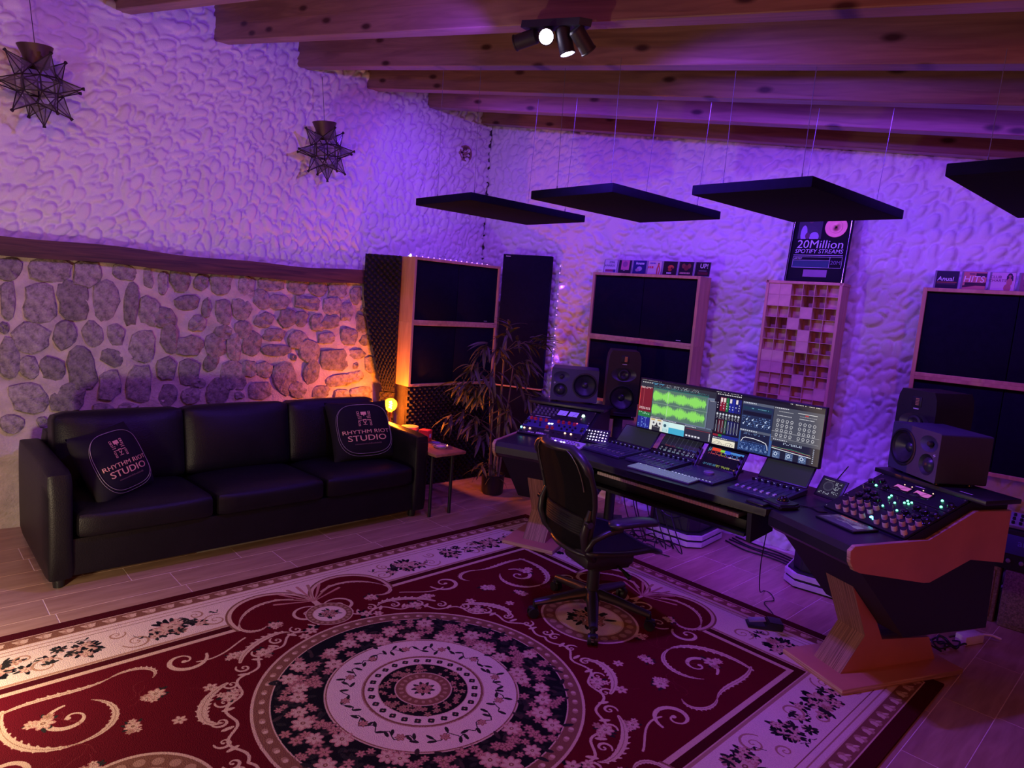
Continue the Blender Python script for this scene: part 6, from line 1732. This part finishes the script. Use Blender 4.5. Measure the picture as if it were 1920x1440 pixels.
for k in range(4):
    y0 = 4.42 + 0.05 * k
    cable('floor_cable', 'one of four black cables running along the floor between the subwoofers', [(-2.28, y0 + 0.06, 0.006), (-2.10, y0 + 0.03 * (k % 2), 0.006), (-1.92, y0 + 0.02, 0.006), (-1.755, y0 - 0.01 * k, 0.006)], 0.0055, 'floor cables between the subwoofers')
rl = random.Random(17)
for k in range(7):
    cx_, cy_ = -2.80 + 0.065 * k, 3.85 + 0.06 * rl.random()
    pts = [(cx_ - 0.02, cy_ + 0.08, 0.55), (cx_ - 0.03, cy_ + 0.05, 0.28)]
    for i in range(7):
        t = i * 0.9 + rl.random(); pts.append((cx_ + 0.11 * math.cos(t), cy_ + 0.10 * math.sin(t), 0.007 + 0.05 * rl.random() * (i % 2)))
    cable('loose_cable', 'one of the black cables looping down to the floor behind the chair', pts, 0.004, 'tangled cables under the desk')
for k in range(4):
    cx_, cy_ = -0.80, 3.98 + 0.05 * k
    pts = []
    for i in range(7):
        t = i * 0.95 + k; pts.append((cx_ + 0.05 * math.cos(t) + 0.02 * k, cy_ + 0.06 * math.sin(t), 0.008 + 0.02 * (i % 2)))
    cable('coiled_cable', 'one of the black cables coiled on the floor behind the right pedestal', pts, 0.005, 'coiled cables behind the right pedestal')
wp = thing('white_adapter', 'white power adapter block with cable on the floor behind the desk', 'power adapter', (-0.695, 4.22, 0.0), (0, 0, R(68)))
b = B(); add_box(b, (0, 0, 0.026), (0.145, 0.062, 0.050), 0.006); obj('block', b, mat('white_plastic', (0.75, 0.72, 0.72), 0.45), wp)
b = B(); add_tube(b, [(0.072, 0, 0.025), (0.11, 0.0, 0.03), (0.15, -0.02, 0.03), (0.18, -0.05, 0.02)], 0.007, 8); obj('lead', b, mat('white_plastic', (0.75, 0.72, 0.72), 0.45), wp)

# amplifiers at the right edge
tolex = mat('woven_tolex', (0.16, 0.09, 0.10), 0.85, vary=0.5, scale=120, bump=0.4, bscale=260)
def combo(label, x0, x1, z1):
    g = thing('speaker_cabinet', label, 'cabinet', ((x0 + x1) / 2, 4.705, 0), (0, 0, R(4)))
    W = x1 - x0
    b = B(); add_box(b, (0, 0, z1 / 2), (W, 0.16, z1), 0.012); obj('shell', b, tolex, g)
    b = B(); add_box(b, (0, -0.083, z1 / 2), (W - 0.05, 0.008, z1 - 0.05), 0.003); obj('grille_cloth', b, tolex, g)
combo('woven dark cabinet on the floor behind the desk, left of the pair', -0.99, -0.675, 0.335)
combo('woven dark cabinet on the floor at the right edge of the picture', -0.655, -0.30, 0.335)
ah = thing('amplifier_head', 'black amplifier head with blue lettering on the woven cabinets', 'amplifier', (-0.55, 4.70, 0.3365), (0, 0, R(4)))
b = B(); add_box(b, (0, 0, 0.115), (0.52, 0.15, 0.23), 0.008); obj('shell', b, dkplastic, ah)
b = B(); add_box(b, (0.0, -0.077, 0.15), (0.49, 0.006, 0.11), 0.002); obj('faceplate', b, blue_m, ah)
text('lettering', 'amt', 0.055, mat('blue_print', (0.12, 0.12, 0.55), 0.5), ah, (-0.03, -0.0803, 0.165), (PI / 2, 0, 0))
q = None
for i in range(8):
    p = (-0.22 + 0.06 * i, -0.08, 0.055)
    if q is None:
        kk_ = knob_mesh(0.012, 0.014, False); bmesh.ops.rotate(kk_, verts=kk_.verts[:], cent=(0, 0, 0), matrix=Matrix.Rotation(PI / 2, 3, 'X')); q = obj('knob', kk_, capm, ah, p)
    else: inst(q, 'knob', ah, p)
mx_ = thing('small_mixer', 'small mixer with rows of black knobs on the amplifier head at the right edge', 'mixer', (-0.54, 4.70, 0.568), (R(24), 0, R(4)))
b = B(); add_box(b, (0, 0.02, 0.0), (0.50, 0.13, 0.022), 0.003); obj('body', b, mat('mixer_grey', (0.28, 0.25, 0.34), 0.45), mx_)
b = B(); add_box(b, (0, 0.072, -0.03), (0.46, 0.012, 0.06), 0.002); obj('rear_foot', b, dkplastic, mx_)
q = None
for i in range(14):
    for j in range(3):
        p = (-0.225 + 0.0345 * i, -0.025 + 0.038 * j, 0.011)
        if q is None: q = obj('knob', knob_mesh(0.009, 0.014, False), blackk, mx_, p)
        else: inst(q, 'knob', mx_, p)
mx_.location.z = 0.598

# ------------------------------------------------------------------ office chair
chm = mat('chair_graphite', (0.022, 0.019, 0.022), 0.38)
mesh_m = mat('chair_mesh', (0.012, 0.009, 0.012), 0.8, spec=0.3, bump=0.3, bscale=700)
CH = thing('office_chair', 'black mesh-back office chair on a five-star base on the rug', 'chair', (-2.09, 2.705, 0.0125), (0, 0, R(-17)))
for k in range(5):
    a = R(-120 + 72 * k + 17); d = Vector((math.cos(a), math.sin(a), 0)); n_ = Vector((-d.y, d.x, 0))
    b = B(); add_tube(b, [d * 0.03 + Vector((0, 0, 0.125)), d * 0.13 + Vector((0, 0, 0.112)), d * 0.24 + Vector((0, 0, 0.092)), d * 0.315 + Vector((0, 0, 0.080))], [0.036, 0.031, 0.026, 0.022], 12, flat=0.75); lg = obj('base_leg', b, chm, CH)
    b = B(); add_cyl(b, d * 0.312 + Vector((0, 0, 0.04)), d * 0.312 + Vector((0, 0, 0.085)), 0.010, n=10)
    for s in (-1, 1):
        c_ = d * 0.318 + Vector((0, 0, 0.029))
        add_cyl(b, c_ + n_ * s * 0.008, c_ + n_ * s * 0.024, 0.029, 0.026, 20)
    add_box(b, d * 0.318 + Vector((0, 0, 0.050)), (0.05, 0.03, 0.018), 0.006, Matrix.Rotation(a, 3, 'Z'))
    obj('caster', b, dkplastic, lg)
b = B(); add_lathe(b, [(0, 0.085), (0.045, 0.085), (0.047, 0.14), (0.034, 0.155), (0.032, 0.27), (0.036, 0.275), (0.036, 0.30), (0, 0.30)], 20); obj('gas_column', b, chm, CH)
b = B(); add_box(b, (0, 0.02, 0.345), (0.24, 0.30, 0.085), 0.025); add_box(b, (0, 0.06, 0.305), (0.16, 0.24, 0.07), 0.02); obj('tilt_mechanism', b, chm, CH)
b = B(); add_tube(b, [(0.05, 0.06, 0.32), (0.16, 0.07, 0.30), (0.21, 0.075, 0.285)], [0.007, 0.008, 0.014], 8); obj('tilt_lever', b, blackk, CH)
def seat_z(u, v): # u -1..1, v 0 back .. 1 front
    return 0.425 + 0.018 * abs(u) ** 2.2 - 0.012 * math.sin(PI * v) - 0.055 * max(0, v - 0.72) ** 1.5 * 5 + 0.01
def seat_p(u, v):
    hw = 0.225 + 0.025 * math.sin(PI * min(1, v * 0.8 + .1))
    ed = 1 - 0.16 * max(0, v - .8) ** 1.6 * 8
    return (u * hw * ed, -0.19 + 0.44 * v, seat_z(u, v))
b = B(); add_grid(b, 17, 17, lambda a, c_: seat_p(2 * a - 1, c_)); bmesh.ops.solidify(b, geom=b.faces[:], thickness=0.010); obj('seat', b, mesh_m, CH, smooth=70)
rim = [seat_p(-1, i / 12) for i in range(13)] + [seat_p(-1 + 2 * i / 10, 1) for i in range(1, 11)] + [seat_p(1, 1 - i / 12) for i in range(1, 13)] + [seat_p(1 - 2 * i / 8, 0) for i in range(1, 8)]
b = B(); add_tube(b, [Vector(p) - Vector((0, 0, 0.006)) for p in rim], 0.015, 8, True, 0.8); obj('seat_frame', b, chm, CH, smooth=70)
PROF0 = [(.415, -.190, .165), (.46, -.215, .195), (.53, -.228, .208), (.60, -.222, .212), (.68, -.228, .226), (.76, -.248, .240), (.83, -.272, .240), (.885, -.292, .222), (.925, -.306, .180), (.945, -.312, .115)]
PROF = [(z_ * 1.0, y_ - 0.01, w_ * 1.08) for z_, y_, w_ in PROF0]
def back_p(u, t):
    f = t * (len(PROF) - 1); i = min(int(f), len(PROF) - 2); r = f - i
    z, y, hw = [PROF[i][k] * (1 - r) + PROF[i + 1][k] * r for k in range(3)]
    return (u * hw, y + 0.050 * u * u - 0.012, z)
b = B(); add_grid(b, 15, 28, lambda a, c_: back_p(2 * a - 1, c_)); bmesh.ops.solidify(b, geom=b.faces[:], thickness=0.006); obj('back_mesh', b, mesh_m, CH, smooth=70)
rim = [back_p(-1, i / 22) for i in range(23)] + [back_p(-1 + 2 * i / 8, 1) for i in range(1, 8)] + [back_p(1, 1 - i / 22) for i in range(23)] + [back_p(1 - 2 * i / 8, 0) for i in range(1, 8)]
rr = [0.014 + (0.010 if Vector(p).z > 0.86 else 0.004 if Vector(p).z < 0.5 else 0.0) for p in rim]
b = B(); add_tube(b, rim, rr, 10, True, 0.75); obj('back_frame', b, chm, CH, smooth=70)
b = B(); add_tube(b, [Vector(back_p(-0.80, i / 22)) + Vector((0, -0.010, 0)) for i in range(12, 22)] + [Vector(back_p(-0.8 + 1.6 * i / 6, 0.955)) + Vector((0, -0.012, 0)) for i in range(1, 6)] + [Vector(back_p(0.80, i / 22)) + Vector((0, -0.010, 0)) for i in range(21, 11, -1)], 0.0022, 6); obj('seam', b, mat('seam_grey', (0.16, 0.14, 0.15), 0.4), CH)
b = B()
def lum(a, c_):
    u, v = 2 * a - 1, 2 * c_ - 1
    z = 0.575 + 0.050 * v - 0.012 * u * u
    rib = 0.0025 * math.sin(v * 26)
    bz = math.sqrt(max(0, 1 - u ** 6)) * math.sqrt(max(0, 1 - v ** 6))
    return (0.175 * u, -0.252 + 0.050 * u * u * 0.75 - 0.014 * bz + rib * bz, z)
add_grid(b, 21, 36, lum); bmesh.ops.solidify(b, geom=b.faces[:], thickness=0.004); obj('lumbar_pad', b, mat('lumbar_grey', (0.030, 0.026, 0.034), 0.6), CH, smooth=70)
for s in (-1, 1):
    b = B(); add_tube(b, [(s * 0.215, -0.205, 0.66), (s * 0.222, -0.222, 0.60), (s * 0.215, -0.228, 0.54), (s * 0.20, -0.205, 0.47), (s * 0.17, -0.15, 0.40), (s * 0.10, -0.08, 0.355)], [0.013, 0.020, 0.022, 0.022, 0.020, 0.018], 10); obj('back_support', b, chm, CH, smooth=70)
    b = B(); add_cyl(b, (s * 0.225, -0.222, 0.60), (s * 0.252, -0.222, 0.60), 0.020, 0.016, 14); obj('adjuster_knob', b, blackk, CH)
    b = B(); add_tube(b, [(s * 0.215, -0.205, 0.46), (s * 0.245, -0.19, 0.52), (s * 0.265, -0.13, 0.556), (s * 0.268, -0.05, 0.572)], [0.016, 0.018, 0.018, 0.020], 10, flat=0.8); ar = obj('arm_post', b, chm, CH, smooth=70)
    b = B()
    def pad(a, c_):
        t = 2 * PI * a; f = c_
        y = -0.125 + 0.30 * f
        wd = 0.050 * (1 - 0.35 * max(0, f - .7) / .3) * math.sqrt(max(0.02, 1 - (2 * f - 1) ** 8)); hh = 0.022 * math.sqrt(max(0.02, 1 - (2 * f - 1) ** 8))
        return (s * 0.268 + wd * math.cos(t) + s * 0.02 * f * 0, y, 0.602 - 0.018 * (2 * f - 1) ** 2 * (1 if f > .5 else .3) + hh * math.sin(t))
    g = add_grid(b, 17, 14, pad); bmesh.ops.remove_doubles(b, verts=b.verts[:], dist=1e-5)
    bmesh.ops.holes_fill(b, edges=b.edges[:], sides=0)
    obj('armrest_pad', b, mat('armrest_vinyl', (0.03, 0.027, 0.032), 0.32), CH, smooth=70)

# ------------------------------------------------------------------ bamboo in a black pot
PL = thing('bamboo_plant', 'tall bamboo plant with slender leaves in a black pot by the left desk wing', 'plant', (-4.055, 3.745, 0.0))
b = B(); add_lathe(b, [(0, 0), (0.080, 0), (0.092, 0.02), (0.098, 0.165), (0.100, 0.170), (0.092, 0.170), (0.090, 0.150), (0, 0.150)], 28); obj('pot', b, mat('pot_black', (0.012, 0.011, 0.013), 0.45), PL)
b = B(); add_lathe(b, [(0.090, 0.15), (0.06, 0.158), (0, 0.162)], 20); obj('soil', b, mat('dark_soil', (0.06, 0.045, 0.03), 0.95, bump=0.6), PL)
stemm = mat('bamboo_stem', (0.20, 0.14, 0.09), 0.5, vary=0.3)
leafm = mat('bamboo_leaf', (0.085, 0.07, 0.035), 0.5, vary=0.35, scale=5)
rb_ = random.Random(31)
RT = Vector((0.692, 0.722, 0)); BK = Vector((-0.722, 0.692, 0))
STEMS = []
for k, (lx, tx, hgt) in enumerate(((-0.035, -0.05, 0.98), (0.0, 0.03, 1.34), (0.03, 0.015, 1.15), (-0.015, -0.09, 0.80), (0.045, 0.10, 0.95))):
    p0 = RT * lx + BK * rb_.uniform(-.03, .03); p1 = RT * tx + BK * rb_.uniform(-.06, .06)
    pts = []; rs_ = []
    nseg = int(hgt / 0.12)
    for i in range(nseg):
        for e in (0.0, 0.10, 0.9):
            f = (i + e) / nseg
            pts.append(p0.lerp(p1, f) + Vector((0, 0, 0.15 + hgt * f))); rs_.append((0.0115 if e < .05 else 0.0095) * (1 - 0.45 * f) * (1.2 if k == 1 else 1))
    b = B(); add_tube(b, pts, rs_, 8); obj('stem', b, stemm, PL); STEMS.append((p0, p1, hgt))
leaves = []
for v in range(4):
    b = B(); ln = 0.135 + 0.015 * v; wd = 0.0125 + 0.002 * (v % 2); n = 6
    L_ = []; 
    for i in range(n + 1):
        f = i / n; w_ = wd * math.sin(PI * min(1, f * 0.93 + 0.07)) ** 0.8; dz = -0.035 * f * f * (1 + 0.5 * v)
        L_.append((b.verts.new((ln * f, -w_, dz + 0.003)), b.verts.new((ln * f, 0, dz)), b.verts.new((ln * f, w_, dz + 0.003))))
    for i in range(n):
        a_, c_ = L_[i], L_[i + 1]
        b.faces.new((a_[0], c_[0], c_[1], a_[1])); b.faces.new((a_[1], c_[1], c_[2], a_[2]))
    me = bpy.data.meshes.new('leaf'); b.to_mesh(me); b.free(); me.materials.append(leafm); leaves.append(me)
CL = [(938, 622, 17), (1000, 640, 22), (968, 640, 16), (885, 655, 18), (920, 660, 16), (875, 690, 22), (985, 680, 22), (915, 700, 16), (960, 700, 16), (1000, 735, 20), (850, 728, 24), (885, 735, 20), (925, 745, 14), (838, 778, 24), (880, 790, 22), (950, 770, 14), (900, 812, 12), (905, 870, 9), (935, 880, 6)]
tot = sum(c_[2] for c_ in CL); sc_ = 296 / tot
for (px, py, n) in CL:
    lat = (px - 928) * 0.00436; z = (925 - py) * 0.00454
    ctr = RT * lat + BK * rb_.uniform(-0.22, 0.04) + Vector((0, 0, z))
    st = min(STEMS, key=lambda s_: abs(s_[1].dot(RT) - lat) + (0 if z < s_[2] + .15 else 1))
    f = max(0.05, min(0.96, (z - 0.15 - 0.08) / st[2])); root = st[0].lerp(st[1], f) + Vector((0, 0, 0.15 + st[2] * f))
    b = B(); mid = root.lerp(ctr, 0.55) + Vector((0, 0, 0.05)); add_tube(b, [root, mid, ctr], [0.003, 0.0025, 0.0015], 5); br = obj('branch', b, stemm, PL)
    out = (ctr - root); out.z = 0
    ang0 = math.atan2(out.y, out.x) if out.length > 0.03 else rb_.random() * 6.28
    spread = 1.5 if out.length > 0.08 else 3.1
    for i in range(int(n * sc_)):
        yaw = ang0 + rb_.uniform(-spread, spread); pit = rb_.uniform(-0.15, 0.9) if z < 1.25 else rb_.uniform(-0.9, 0.6)
        f = rb_.uniform(0.45, 1.0)
        base = mid.lerp(ctr, (f - .45) / .55) + Vector((rb_.uniform(-.03, .03), rb_.uniform(-.03, .03), rb_.uniform(-.05, .05)))
        inst(leaves[rb_.randrange(4)], 'leaf', PL, base, (rb_.uniform(-.6, .6), pit, yaw), [rb_.uniform(0.8, 1.15)] * 3)
